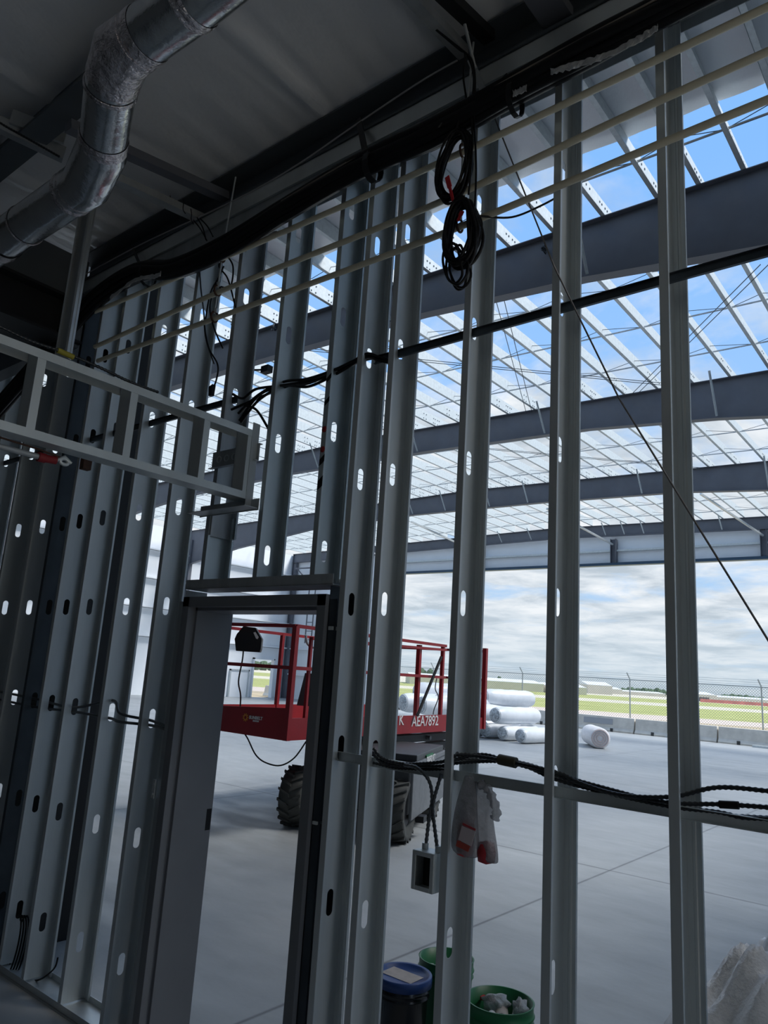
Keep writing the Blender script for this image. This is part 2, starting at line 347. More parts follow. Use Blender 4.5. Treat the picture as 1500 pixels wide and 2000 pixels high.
# cable tray / truss at the far corner column
# purlins
def purlin_mesh():
    m = MB(); y0, y1 = 2.55, 31.05
    m.box((-.001, y0, 0), (.001, y1, .31)); m.box((0, y0, 0), (.065, y1, .002)); m.box((-.07, y0, .308), (0, y1, .31)); m.box((.063, y0, 0), (.065, y1, .02)); m.box((-.07, y0, .29), (-.068, y1, .31))
    nf = len(m.f)
    for Y in (9.45, 16.4, 23.3):
        for dy in (-.62, -.5, -.14, -.06, .06, .14, .5, .62):
            for z in (.09, .22): m.box((.001, Y + dy - .012, z - .012), (.008, Y + dy + .012, z + .012))
    o = m.build('roof_purlin', purl); o.data.materials.append(galvdark)
    for p in o.data.polygons[nf:]: p.material_index = 1
    return o
PX = [XR - .35 - .6 * i for i in range(7)]; PX = [1.6, 1.0, .4, -.2, -.8, -1.4, -2.0, -2.57, -3.13]
x = -3.93
while x > XL + .4: PX.append(x); x -= .79
pr = purlin_mesh(); k = 0
vis = 0
for i, X in enumerate(PX):
    o = pr if i == 0 else pr.copy()
    if i: COL.objects.link(o)
    o.location = (X, 0, RZ(X))
    if X < -1.0:
        tag(o, 'galvanized roof purlin, the %s one from the right of those in view' % ORD[vis], 'purlin', 'purlins across the hangar roof'); vis += 1
    else: tag(o, 'galvanized roof purlin off the right side of the photo, %s from the hangar edge' % ORD[i], 'purlin', 'purlins across the hangar roof')
# bolts plates on purlins at rafters (dark dots)
# bridging rows
rowlab = [(8.52, 'at the torn edge of the insulation'), (5.6, 'under the roof insulation of the first bay'), (11.55, 'nearest beyond the first roof beam'), (13.2, 'midway between first and second roof beams'), (14.95, 'just before the second roof beam'), (18.6, 'nearest beyond the second roof beam'), (20.3, 'midway between second and third roof beams'),
          (22.1, 'just before the third roof beam'), (25.6, 'nearest beyond the third roof beam'), (27.8, 'midway between third beam and far wall'), (29.7, 'last before the far wall')]
for Y, lab in rowlab:
    e = empty('roof_bridging', (-15, Y, 8.9)); tag(e, 'thin steel bridging line ' + lab, 'bracing', 'bridging rods between the purlins')
    m = MB(); m.bar((XL + .3, Y, RZ(XL) + .04), (-15, Y, 8.94), .022, .022); m.bar((-15, Y, 8.94), (XR, Y, RZ(XR) + .04), .022, .022); m.build('angle_rod', galvdull, e)
    m = MB()
    for i in range(5, len(PX) - 1, 2):
        a, b = PX[i], PX[i + 1]
        m.tube([(a, Y, RZ(a) + .18), (b, Y, RZ(b) + .03)], .006, 5); m.tube([(a, Y, RZ(a) + .18), (PX[i - 1], Y, RZ(a) + .03)], .006, 5)
    m.build('diagonal_tie', galvdark, e)
# roof bracing cables
for p, q, lab in (((-12.5, 9.5), (-4.9, 16.35), 'crossing the bay beyond the first roof beam'), ((-6.0, 9.5), (-8.9, 16.35), 'steeply crossing the same bay'), ((-2.3, 11.8), (-6.1, 16.3), 'rising from the second roof beam at the right'), ((-14, 16.5), (-6.5, 23.2), 'in the bay beyond the second roof beam')):
    e = MB()
    for s_ in (0, .16): e.tube([(p[0] + s_, p[1], RZ(p[0]) - .05), (q[0] + s_, q[1], RZ(q[0]) - .05)], .008, 5)
    tag(e.build('bracing_cable', galvdark), 'pair of thin roof bracing cables ' + lab, 'cable', 'roof bracing cables')
# flange braces
nb = {0: 0, 1: 0, 2: 0, 3: 0}
BR = [(9.45, [-4.15, -7.9, -11.9]), (16.4, [-4.2, -8.35, -12.4, -16.4]), (23.3, [-4.6, -8.35, -12.5, -14.1, -16.1, -17.7]), (30.98, [-7.9, -11.05, -11.9, -12.75, -16.4, -18.0, -20.4])]
nm4 = ['first', 'second', 'third', 'far']
for bi, (Y, L) in enumerate(BR):
    for k, X in enumerate(L):
        m = MB(); a = (X, Y - .55, RZ(X) + .03); b = (X, Y - .07, zb(X, bi == 3) + .05)
        m.bar(a, b, .05, .004); m.bar(a, b, .004, .05)
        tag(m.build('flange_brace', purl), 'slim galvanized flange brace on the %s roof beam, %s from the right' % (nm4[bi], ORD[k]), 'brace', 'flange braces on the roof beams')
# posts and struts of the far header
for k, X in enumerate((-0.5, -6.4, -12.4, -19.3, -25.2)):
    e = empty('header_post', (X, YE, 7.15)); tag(e, 'short grey steel post above the hangar opening, %s from the right' % ORD[k], 'post', 'posts above the hangar opening')
    MB().box((X - .12, YE - .16, 7.15), (X - .1, YE + .1, 8.2)).box((X + .1, YE - .16, 7.15), (X + .12, YE + .1, 8.2)).box((X - .1, YE - .03, 7.15), (X + .1, YE - .02, 8.2)).build('post', primer, e)
    MB().bar((X - 1.1, YE - 4.3, 8.78), (X, YE - .16, 7.95), .07, .07).build('strut', galv, e)
# corner bracing at the far left column
e = empty('cable_ladder', (-31.6, 30.6, 7.2)); tag(e, 'small dark steel ladder frame at the top of the far corner column', 'frame')
m = MB(); m.bar((-32.0, 30.7, 7.6), (-29.5, 30.7, 7.6), .08, .08); m.bar((-32, 30.7, 6.7), (-29.5, 30.7, 6.7), .08, .08); m.bar((-31.9, 30.7, 7.6), (-30.8, 30.7, 6.75), .05, .05); m.build('frame', primer, e)
m = MB()
for X in (-30.7, -30.2): m.bar((X, 30.7, 3.2), (X, 30.7, 8.2), .05, .05)
for k in range(10): m.bar((-30.7, 30.7, 3.4 + k * .5), (-30.2, 30.7, 3.4 + k * .5), .04, .04)
m.build('ladder', primer, e)
# ------------------------------------------------------------------ frame over the stud wall, and room roof steel
m = MB(); m.box((-5.2, 2.50, 4.56), (XR, 2.512, 4.80)); m.box((-5.2, D - .02, 4.545), (XR, D + .24, 4.56)); m.box((-5.2, D - .0, 4.79), (XR, D + .24, 4.80))
tag(m.build('steel_beam', primerdk), 'long dark steel beam running above the stud wall', 'beam')
m = MB(); m.box((-5.1, D - .012, 4.44), (XR, D - .008, 4.545)); m.box((-5.1, D - .022, 4.436), (XR, D - .008, 4.442)); m.box((-5.1, D - .012, 4.541), (XR, D + .18, 4.545))
tag(m.build('deflection_track', galv), 'upper galvanized deflection track under the dark beam', 'track')
m = MB(); m.box((-5.1, D - .006, 4.33), (XR, D - .003, 4.53)); m.box((-5.1, D - .006, 4.45), (XR, D + .165, 4.454)); m.box((-5.1, D + .163, 4.40), (XR, D + .166, 4.454))
tag(m.build('top_track', galvdull), 'galvanized top track capping the long stud wall', 'track')
# purlins of the dark room
def cpurlin(p0, p1, w_, h_, mm, lab, ext=0.0):
    a = at(p0[0], p0[1], 1, 2.42); b = at(p1[0], p1[1], 0, a.x); d_ = (b - a); b = b + d_.normalized() * ext
    m = MB(); m.bar(a + Vector((0, 0, h_ / 2)), b + Vector((0, 0, h_ / 2)), w_, h_); return tag(m.build('ceiling_purlin', mm), lab, 'purlin', 'purlins under the room ceiling')
cpurlin((905, 112), (800, 0), .055, .05, galvdull, 'ceiling purlin where the hanging cables are tied', 1.2)
cpurlin((955, 82), (868, 0), .06, .05, blackst, 'black perforated ceiling purlin at the top', 1.2)
cpurlin((1092, 48), (1060, 0), .13, .05, primer, 'wide grey box purlin at the top right of the room ceiling', 1.2)
cpurlin((440, 392), (235, 300), .07, .05, primer, 'grey ceiling purlin behind the duct elbow', .3)
cpurlin((398, 436), (238, 362), .065, .045, galvdull, 'ceiling purlin with zip ties near the black cable bundle', .3)
m = MB(); m.box((-7.0, 1.38, 4.99 - .34), (XR, 1.52, 5.0 - .33)); m.box((-7.0, 1.445, 4.66), (XR, 1.455, 4.82))
tag(m.build('ceiling_beam', primerdk), 'dark steel beam crossing the ceiling behind the silver duct', 'beam')
# black column and side beam at the left
m = MB(); m.box((-5.36, 2.6, 0), (-4.88, 2.615, 8.5)); m.box((-5.36, 2.95, 0), (-4.88, 2.965, 8.5)); m.box((-5.13, 2.615, 0), (-5.11, 2.95, 8.5)); m.box((-5.37, 2.6, 0), (-5.355, 2.965, 8.5)); m.box((-4.885, 2.6, 0), (-4.87, 2.965, 8.5))
tag(m.build('steel_column', blackst), 'black steel column standing behind the stud wall', 'column')
m = MB(); m.box((-5.1, .4, 4.02), (-4.95, 2.36, 4.30)); m.box((-5.2, .4, 4.00), (-4.86, 2.36, 4.02)); m.box((-5.2, .4, 4.30), (-4.86, 2.36, 4.32))
tag(m.build('side_beam', blackst), 'black steel beam at the far left, joining the long dark beam', 'beam')
m = MB(); m.box((-5.12, 1.0, 4.32), (-5.02, 2.4, 4.72)); m.box((-6.9, 2.25, 3.98), (-4.9, 2.36, 4.4))
tag(m.build('end_panel', primerdk), 'dark steel panel in the upper left corner', 'panel')
# ------------------------------------------------------------------ studs
TH = .0016
def stud_mb(z0, z1, slots, dpt=.158, fl=.046, lip=.012):
    m = MB(); yc = .082
    cuts = sorted([s for s in slots if z0 + .09 < s < z1 - .09]); z = z0
    for s_ in cuts:
        a, b = s_ - .075, s_ + .075
        m.add([(0, 0, z), (0, dpt, z), (0, dpt, a), (0, 0, a)], [(0, 1, 2, 3)])
        hw, hh = .019, .051; top = []; 
        arc = [(yc - hw * math.cos(t), s_ + (hh - hw) + hw * math.sin(t)) for t in [math.pi * k / 8 for k in range(9)]]
        arcb = [(yc + hw * math.cos(t), s_ - (hh - hw) - hw * math.sin(t)) for t in [math.pi * k / 8 for k in range(9)]]
        # left half: outline from top centre anticlockwise
        left = [(0, a), (yc, a)] + [p for p in arcb[4:]] + [p for p in arc[:5]] + [(yc, b), (0, b)]
        right = [(dpt, b), (yc, b)] + [p for p in arc[4:]] + [p for p in arcb[:5]] + [(yc, a), (dpt, a)]
        for poly in (left, right): m.add([(0, y_, z_) for y_, z_ in poly], [tuple(range(len(poly)))])
        z = b
    m.add([(0, 0, z), (0, dpt, z), (0, dpt, z1), (0, 0, z1)], [(0, 1, 2, 3)])
    for y_, s_ in ((0, 1), (dpt, -1)):
        g = .0025 * s_; f_ = fl - .016 if s_ > 0 else fl + .003
        pr_ = [(0, y_), (f_ * .36, y_), (f_ * .44, y_ + g), (f_ * .56, y_ + g), (f_ * .64, y_), (f_, y_), (f_, y_ + lip * s_)] if s_ < 0 else [(0, y_), (f_, y_), (f_, y_ + lip * s_)]
        for p, q in zip(pr_, pr_[1:]): m.add([(p[0], p[1], z0), (q[0], q[1], z0), (q[0], q[1], z1), (p[0], p[1], z1)], [(0, 1, 2, 3)])
    return m
FULL = [.305, .91, 1.52, 2.134, 2.712, 3.315, 3.915]
ref = stud_mb(.012, 4.445, FULL).build('wall_stud', galv, solid=TH)
def place_stud(X, label, group='full height studs of the wall', src=None, m_=None, y=D):
    o = ref if not ref.get('label') and src is None else (src or ref).copy()
    if o.name not in COL.objects: COL.objects.link(o)
    o.location = (X, y, 0)
    for k in ('label', 'category', 'group'):
        if k in o: del o[k]
    tag(o, label, 'stud', group)
    if m_:
        o.data = o.data.copy(); o.data.materials[0] = m_
    return o
place_stud(-.787, 'galvanized stud farthest right in the photo, crossed by the long slanting cable')
place_stud(-1.198, 'galvanized stud standing second from the right')
place_stud(-1.603, 'galvanized stud that carries the electrical box and plastic bag')
place_stud(-2.005, 'galvanized stud just right of the king stud, armoured cables leaving its lower slot')
place_stud(-2.195, 'galvanized king stud close to the right side of the door frame')
place_stud(-3.59, 'galvanized stud next to the left side of the door frame, cracked')
place_stud(-3.995, 'galvanized stud second to the left of the door frame')
place_stud(-4.41, 'galvanized stud third to the left of the door frame')
place_stud(-4.70, 'galvanized stud fourth to the left of the door frame, with dark slots')
place_stud(-4.93, 'dark stud beside the black column', m_=galvdark)  # this one copy takes the darker steel colour
place_stud(-5.212, 'galvanized stud just left of the black column')
place_stud(-5.585, 'galvanized stud at the left edge, second left of the black column')
place_stud(-6.01, 'galvanized stud at the very left edge, third left of the black column')
place_stud(-.385, 'galvanized stud beyond the right edge of the photo')
place_stud(.02, 'galvanized stud second beyond the right edge of the photo')
place_stud(-6.41, 'galvanized stud hidden beyond the left edge')
CR = [2.384, 2.975, 3.585, 4.19]
cs = stud_mb(2.245, 4.40, CR).build('cripple_stud', mat('clean_galvanized_steel', (.52, .585, .61), .4, .7, .05, 5), solid=TH)
cs.location = (-2.39, D, 0); tag(cs, 'bright short stud above the door, marked with red and black paint', 'stud', 'short studs above the door')
c2 = cs.copy(); COL.objects.link(c2); c2.location = (-2.785, D, 0); tag(c2, 'bright short stud above the middle of the door', 'stud', 'short studs above the door')
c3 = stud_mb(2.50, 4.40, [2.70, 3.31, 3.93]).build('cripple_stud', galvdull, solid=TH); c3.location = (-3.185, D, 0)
tag(c3, 'dull grey stud above the left side of the door, spliced at its foot', 'stud', 'short studs above the door')
c4 = stud_mb(2.235, 2.62, []).build('splice_stud', cs.data.materials[0], solid=TH); c4.location = (-3.20, D - .003, 0)
tag(c4, 'bright short splice piece at the foot of the dull grey stud', 'stud')
# spray paint marks on the marked stud are parts of it
for z, h_ in ((3.20, .02), (3.08, .02), (2.78, .03), (2.66, .045)):
    mk = MB(); mk.hexa([(.004, -.004, z), (.034, -.004, z + .02), (.034, -.002, z + .02), (.004, -.002, z), (.004, -.004, z + h_), (.034, -.004, z + h_ + .025), (.034, -.002, z + h_ + .025), (.004, -.002, z + h_)])
    o = mk.build('black_paint_mark', cable, cs); o['label'] = 'black sprayed stroke'
mk = MB()
for z in (2.86, 2.96): mk.lathe([(0, 0), (.012, 0), (.016, .002), (0, .002)], (.018, -.006, z), 12, 'y')
o = mk.build('red_paint_mark', red, cs); o['label'] = 'red sprayed dots'
# door head track
m = MB(); m.box((-3.31, D - .006, 2.215), (-2.235, D - .003, 2.262)); m.box((-3.31, D - .006, 2.213), (-2.235, D + .16, 2.217)); m.box((-3.31, D + .157, 2.215), (-2.235, D + .16, 2.262))
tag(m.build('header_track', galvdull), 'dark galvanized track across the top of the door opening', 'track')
# jack studs beside the frame (closed side faces the opening)
m = MB(); m.box((-2.262, D + .01, 0), (-2.258, D + .15, 2.21)); m.box((-2.262, D + .01, 0), (-2.215, D + .014, 2.15)); m.box((-2.262, D + .146, 0), (-2.215, D + .15, 2.21))
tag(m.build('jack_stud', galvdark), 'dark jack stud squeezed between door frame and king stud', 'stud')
m = MB(); m.box((-3.325, D + .01, 0), (-3.321, D + .15, 2.21)); m.box((-3.365, D + .01, 0), (-3.321, D + .014, 2.15)); m.box((-3.365, D + .146, 0), (-3.321, D + .15, 2.21))
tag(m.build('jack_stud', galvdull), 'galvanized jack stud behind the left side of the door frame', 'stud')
# bottom tracks
for x0, x1, lab in ((-7.0, -3.30, 'galvanized floor track left of the door'), (-2.26, XR, 'galvanized floor track right of the door')):
    m = MB(); m.box((x0, D - .004, .002), (x1, D + .16, .005)); m.box((x0, D - .006, .002), (x1, D - .003, .035)); m.box((x0, D + .158, .002), (x1, D + .161, .035))
    tag(m.build('floor_track', galv), lab, 'track', 'floor tracks of the stud wall')
# bridging channels through the slots
def channel(x0, x1, z, lab, y=D + .076, mm=galvdark, dz=0):
    m = MB(); m.bar((x0, y, z), (x1, y, z + dz), .002, .038); m.bar((x0, y - .006, z + .018), (x1, y - .006, z + dz + .018), .012, .002); m.bar((x0, y - .006, z - .018), (x1, y - .006, z + dz - .018), .012, .002)
    return tag(m.build('bridging_channel', mm), lab, 'channel', 'channels threaded through the stud slots')
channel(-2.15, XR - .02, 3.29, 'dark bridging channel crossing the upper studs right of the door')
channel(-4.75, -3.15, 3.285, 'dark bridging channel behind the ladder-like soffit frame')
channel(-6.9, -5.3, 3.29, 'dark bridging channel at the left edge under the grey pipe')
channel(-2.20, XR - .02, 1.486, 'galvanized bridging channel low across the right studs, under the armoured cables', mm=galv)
# low cables through the left studs
for k, (dz, dd, lab) in enumerate(((0, 0, 'lower grey cable through the slots of the left studs'), (.05, .01, 'upper grey cable through the slots of the left studs, with a hump'))):
    P = [(-6.6, D + .076, 1.50 + dz * .6), (-5.6, D + .07, 1.495 + dz), (-4.9, D + .08, 1.48 + dz), (-4.41, D + .076, 1.49 + dz * .5), (-3.995, D + .076, 1.487 + dz * 2), (-3.85, D + .05, 1.48 + dz * .9), (-3.59, D + .076, 1.485 + dz * .5), (-3.40, D + .05, 1.48 + dz * .3)]
    tag(MB().tube(spline(P), .008, 8).build('grey_cable', greycable), lab, 'cable', 'cables low through the left studs')
# ------------------------------------------------------------------ hollow metal door frame
e = empty('door_frame', (-2.78, D, 0)); tag(e, 'grey hollow metal door frame set in the stud wall', 'door frame')
xa, xb, zt = -3.303, -2.264, 2.17; fw = .05; dpt = .30; y0 = D - .012
def jamb(sgn, xo):
    m = MB(); xi = xo + sgn * fw
    pr_ = [(xo, y0 + .03), (xo, y0), (xi, y0), (xi, y0 + .048), (xi + sgn * .016, y0 + .048), (xi + sgn * .016, y0 + dpt - .048), (xi, y0 + dpt - .048), (xi, y0 + dpt), (xo, y0 + dpt), (xo, y0 + dpt - .03)]
    for p, q in zip(pr_, pr_[1:]):
        zz = zt
        m.add([(p[0], p[1], 0), (q[0], q[1], 0), (q[0], q[1], zz), (p[0], p[1], zz)], [(0, 1, 2, 3)])
    return m
o = jamb(1, xa).build('jamb', framem, e, solid=.0018)
o = jamb(-1, xb).build('jamb', framem, e, solid=.0018)
m = MB(); pr_ = [(zt, y0 + .03), (zt, y0), (zt - fw, y0), (zt - fw, y0 + .048), (zt - fw - .016, y0 + .048), (zt - fw - .016, y0 + dpt - .048), (zt - fw, y0 + dpt - .048), (zt - fw, y0 + dpt), (zt, y0 + dpt)]
for p, q in zip(pr_, pr_[1:]): m.add([(xa, p[1], p[0]), (xb, p[1], p[0]), (xb, q[1], q[0]), (xa, q[1], q[0])], [(0, 1, 2, 3)])
m.build('head', framem, e, solid=.0018)
m = MB(); m.box((xa + fw - .001, y0 + dpt - .047, .985), (xa + fw + .0025, y0 + dpt - .004, 1.09)); o = m.build('strike_cutout', cable, e); o['label'] = 'dark strike cut-out'
# ------------------------------------------------------------------ soffit ladder frame along Y on the left
XS = -2.84; e = empty('soffit_frame', (XS, 1.7, 2.6)); tag(e, 'ladder-like galvanized soffit frame reaching from the left edge to the stud wall', 'frame')
def trackY(x, z, open_up, y0_, y1_):
    m = MB(); s_ = 1 if open_up else -1
    m.box((x - .092, y0_, z - .001), (x, y1_, z + .001)); m.box((x - .0012, y0_, min(z, z + s_ * .035)), (x + .0005, y1_, max(z, z + s_ * .035))); m.box((x - .092, y0_, min(z, z + s_ * .035)), (x - .0905, y1_, max(z, z + s_ * .035))); return m
trackY(XS, 3.018, False, -1.2, D - .01).build('top_rail', galv, e)
trackY(XS, 2.655, True, -1.2, D - .01).build('bottom_rail', galv, e)
for yy in (.02, .42, .82, 1.215, 1.635, 2.035, D - .075):
    m = MB(); m.box((XS - .09, yy, 2.657), (XS, yy + .0015, 3.016)); m.box((XS - .0015, yy, 2.657), (XS - .001, yy + .036, 3.016)); m.box((XS - .09, yy, 2.657), (XS - .0885, yy + .036, 3.016))
    m.build('upright', galv, e)
m = MB(); m.box((XS - .001, D - .05, 2.62), (XS + .0015, D - .004, 3.06)); m.build('end_plate', galvdull, e)
m = MB(); m.box((-3.20, D - .010, 2.865), (-2.82, D - .006, 2.955)); m.box((-3.20, D - .03, 2.862), (-2.82, D - .006, 2.866)); m.box((-3.20, D - .012, 2.953), (-2.82, D + .01, 2.957)); o = m.build('backing_strap', galvdull, e)
m = MB()
for k in range(5): m.lathe([(.014, 0), (.018, -.004), (.0195, 0)], (-3.14 + k * .062, D - .011, 2.91), 16, 'y')
m.build('strap_hole', galv, e)
m = MB(); m.box((-3.25, D - .012, 2.60), (-2.78, D - .008, 2.66)); m.box((-3.25, D - .10, 2.605), (-2.78, D - .008, 2.609)); m.build('ledger_angle', galvdull, e)
# hanger stud from ceiling down behind the soffit frame
hb = dep(122, 700, 4.25); ht = dep(140, 120, 4.25)
hs = stud_mb(0, 4.78 - hb.z, [], dpt=.09).build('hanger_stud', galvdull, solid=TH); hs.location = (hb.x - .06, hb.y, hb.z); hs.rotation_euler = (0, 0, math.radians(-62))
tag(hs, 'vertical galvanized stud hanging from the ceiling behind the duct and soffit frame', 'stud')
m = MB()
for k in range(6): m.bar((-.004, .035, .12 + k * .13), (-.004, .055, .135 + k * .13), .004, .008)
o = m.build('louvre_slot', purl, hs); o.matrix_parent_inverse = Matrix(); o['kind'] = 'stuff'
# grey pipe with red fitting
P0 = at(0, 872, 0, -2.92); P1 = at(75, 892, 0, -2.92)
e = empty('sprinkler_pipe', P1); tag(e, 'grey pipe with a red clamp below the soffit frame at the left edge', 'pipe')
dY = (P1 - P0).normalized(); MB().tube([P0 - dY * 1.5, P1], .012, 14).build('pipe', galvdull, e)
m = MB(); q0 = P1 - dY * .002; m.tube([q0, q0 + dY * .03], .02, 14); m.tube([q0 + dY * .028, q0 + dY * .075 + Vector((0, 0, .004))], .017, 14); o = m.build('clamp', red, e); o['label'] = 'red clamp'
m = MB(); c_ = q0 + dY * .11 + Vector((0, 0, .008)); m.tube([c_ + Vector((0, math.cos(a) * .018, math.sin(a) * .012)) for a in [k * math.pi / 6 for k in range(12)]], .008, 8, True); m.tube([q0 + dY * .07, c_ + Vector((0, 0, .02)), c_ + dY * .03], .008, 8); o = m.build('sprinkler_head', galv, e)
m = MB(); m.tube([P0 - dY * 1.5 + Vector((0, 0, .05)), P0 + Vector((0, 0, .035)), P1 + Vector((0, 0, .03)), P1 + dY * .1 + Vector((0, 0, .02))], .004, 8)
tag(m.build('thin_conduit', rust), 'thin reddish tube just above the grey pipe', 'tube')
m = MB(); m.box((-2.99, 1.30, 2.60), (-2.95, 1.33, 2.655)) 
bxp = at(180, 905, 1, D + .03)
m = MB(); m.box((bxp.x - .03, D - .04, bxp.z - .055), (bxp.x + .02, D + .02, bxp.z + .055)); tag(m.build('switch_box', rust, bevel=.004), 'small dark electrical box on a left stud below the soffit frame', 'electrical box')
# armoured cable lying on the soffit frame
def armoured(pts, r, n=8, mm=None, name='armoured_cable', parent=None, seg=8):
    P = spline(pts, n); Q = []; rr = []
    # resample at small steps so that the spiral ridges show
    L = 0; step = r * .55; last = P[0]; Q.append(last)
    for a, b in zip(P, P[1:]):
        d_ = (b - a).length; t = 0
        while L + d_ - t >= step:
            t += step - L; L = 0; Q.append(a.lerp(b, min(1, t / d_)))
        L += d_ - t
    rr = [r * (1.0 if i % 4 < 2 else .80) for i in range(len(Q))]
    return MB().tube(Q, rr, seg).build(name, mm or mcm, parent)
mcm = mat('armoured_cable_metal', (.16, .17, .18), .3, .8)
mcd = mat('dark_armoured_cable', (.05, .053, .057), .28, .7)
o = armoured([at(x_, y_, 0, XS - .03) + Vector((0, 0, .004)) for x_, y_ in ((-60, 615), (0, 640), (60, 668), (130, 692), (200, 722), (255, 748), (310, 768))], .0075, mm=mcd)
tag(o, 'black armoured cable lying along the top of the soffit frame', 'cable')
c_ = at(128, 690, 0, XS - .03); tag(MB().tube([c_ + Vector((0, -.035, .0)), c_ + Vector((0, .035, -.004))], .012, 10).build('cable_label', yellow), 'yellow tag wrapped on the cable over the soffit frame', 'tag')
# ------------------------------------------------------------------ pipes with hangers
for k, (za, zb2, xe, lab) in enumerate(((4.19, 4.12, -4.68, 'uppermost of the three cream plastic pipes'), (3.905, 3.945, -4.60, 'middle one of the three cream plastic pipes'), (3.785, 3.762, -4.53, 'lowest of the three cream plastic pipes'))):
    P = [(xe, 2.33, za), (-3.2, 2.33, [4.135, 3.92, 3.755][k]), (-1.75, 2.33, [4.104, 3.898, 3.733][k]), (-.4, 2.33, zb2), (1.9, 2.33, zb2 + .02)]
    tag(MB().tube(spline(P, 10), .0145, 16).build('plastic_pipe', pvc), lab, 'pipe', 'cream pipes hanging in front of the studs')
def hanger(xp, zs, lab):
    e = empty('pipe_hanger', (xp, 2.33, 4.2)); tag(e, lab, 'hanger', 'rod hangers of the cream pipes')
    MB().tube([(xp + .02, 2.345, 4.68), (xp, 2.33, zs[0] + .03)], .005, 8).tube([(xp, 2.33, zs[0] - .02), (xp, 2.33, zs[1] + .03)], .005, 8).tube([(xp, 2.33, zs[1] - .02), (xp - .005, 2.33, zs[2] + .03)], .004, 8).build('rod', galv, e)
    for z in zs:
        MB().tube([(xp, 2.33 + .024 * math.cos(a), z + .008 + .032 * math.sin(a)) for a in [k * math.pi / 8 for k in range(16)]], .0055, 8, True).build('ring', rust, e)
        MB().tube([(xp, 2.33, z + .035), (xp, 2.33, z + .06)], .011, 6).build('nut', galvdull, e)
hp = at(431, 520, 1, 2.33); hanger(hp.x, (4.14, 3.925, 3.76), 'rusty rod and ring hanger of the pipes, left one above the door')
hp2 = at(905, 280, 1, 2.33); hanger(hp2.x, (4.10, 3.90, 3.735), 'rusty rod and ring hanger of the pipes, by the hanging cable coils')
# ------------------------------------------------------------------ black cable bundle along the beam
base = [(-6.6, 2.2, 3.2), (-5.6, 2.24, 3.72), (-5.12, 2.26, 3.98), (-4.92, 2.27, 4.10), (-4.56, 2.29, 4.27), (-4.13, 2.30, 4.315), (-3.7, 2.30, 4.20), (-3.21, 2.30, 4.18), (-2.71, 2.30, 4.235), (-2.21, 2.30, 4.27), (-1.75, 2.30, 4.255), (-1.355, 2.30, 4.275), (-1.0, 2.30, 4.285), (-.7, 2.30, 4.29), (0, 2.3, 4.30), (2.3, 2.3, 4.30)]
offs = [(0, 0), (.035, .01), (-.03, .022), (.01, .045), (-.012, -.036), (.034, -.03), (-.036, -.012), (.03, .045), (.0, -.062)]
names_ = ['innermost', 'outermost front', 'upper rear', 'top', 'lower', 'lower front', 'middle rear', 'upper front', 'lowest']
for k, (oy, oz) in enumerate(offs):
    rnd = random.Random(k); P = [(x_, y_ + oy * .8 + rnd.uniform(-.006, .006), z_ + oz + rnd.uniform(-.006, .006) - (.03 if False else 0)) for x_, y_, z_ in base]
    tag(MB().tube(spline(P, 6), .026 if k < 7 else .018, 10).build('bundled_cable', cable), 'thick black cable, %s in the bundle under the beam' % names_[k], 'cable', 'thick black cables bundled under the beam')
m = MB(); P = [(x_, y_ - .045, z_ + .012) for x_, y_, z_ in base[8:]]
tag(m.tube(spline(P, 6), .0045, 6).build('thin_wire', mat('tan_wire', (.22, .19, .16), .5)), 'thin tan wire running along the front of the black bundle', 'wire')
# grey thin line on the beam
P = [at(x_, y_, 1, 2.34) for x_, y_ in ((150, 545), (280, 475), (440, 400), (560, 335), (700, 240), (820, 160), (893, 118))]
tag(MB().tube(spline(P, 6), .0045, 6).build('thin_wire', mat('pale_wire', (.35, .35, .36), .5)), 'pale thin wire sagging along the dark beam', 'wire')
# straps
for k, (x0_, y0_, x1_, y1_, lab) in enumerate(((700, 232, 712, 320, 'wide black strap looped round the bundle above the door side'), (258, 482, 272, 535, 'black strap holding the bundle at the left'), (986, 147, 992, 185, 'short black strap at the bundle right of the coils'), (848, 250, 858, 262, 'tiny black strap end by the top track'))):
    a = at(x0_, y0_, 1, D - .03); b = at(x1_, y1_, 1, 2.24); m = MB(); w_ = .034 if k == 0 else .022
    m.bar(a, Vector((b.x, 2.245, b.z + .05)), w_, .004, (0, -1, 0))
    cxx, czz = b.x, b.z + .0; ring = [Vector((cxx, 2.30 + .062 * math.cos(t), czz + .02 + .075 * math.sin(t))) for t in [math.pi * 2 * i / 14 for i in range(14)]]
    if k < 3:
        for p, q in zip(ring, ring[1:] + ring[:1]): m.bar(p, q, w_, .004, (1, 0, 0)) if False else m.bar(p, q, .004, w_, (1, 0, 0))
    tag(m.build('cable_strap', blackst), lab, 'strap', 'black straps on the cable bundle')
# torn film edges under the bundle
def film(px, lab, y=2.42, h=.05):
    m = MB(); T = [at(a, b, 1, y) for a, b in px]; P = spline(T, 10); n = len(P); rnd = random.Random(len(px)); vs = []
    for p in P:
        for j in range(4): vs.append((p.x, p.y + rnd.uniform(-.005, .005), p.z + h * (j / 3) + rnd.uniform(-.003, .003)))
    m.add(vs, [(i * 4 + j, (i + 1) * 4 + j, (i + 1) * 4 + j + 1, i * 4 + j + 1) for i in range(n - 1) for j in range(3)], True)
    tag(m.build('torn_film', foil2, solid=.001), lab, 'plastic film', 'torn film edges under the cable bundle')
foil2 = mat('torn_vinyl_film', (.6, .6, .6), .3, .3, .2, 20, .6, 30)
film([(1075, 146), (1130, 132), (1190, 112), (1245, 84), (1285, 60)], 'long crumpled pale film under the bundle at the upper right', 2.225, .028)
film([(215, 586), (262, 552), (300, 544), (314, 538)], 'small crumpled film scrap under the bundle at the left', 2.225, .03)
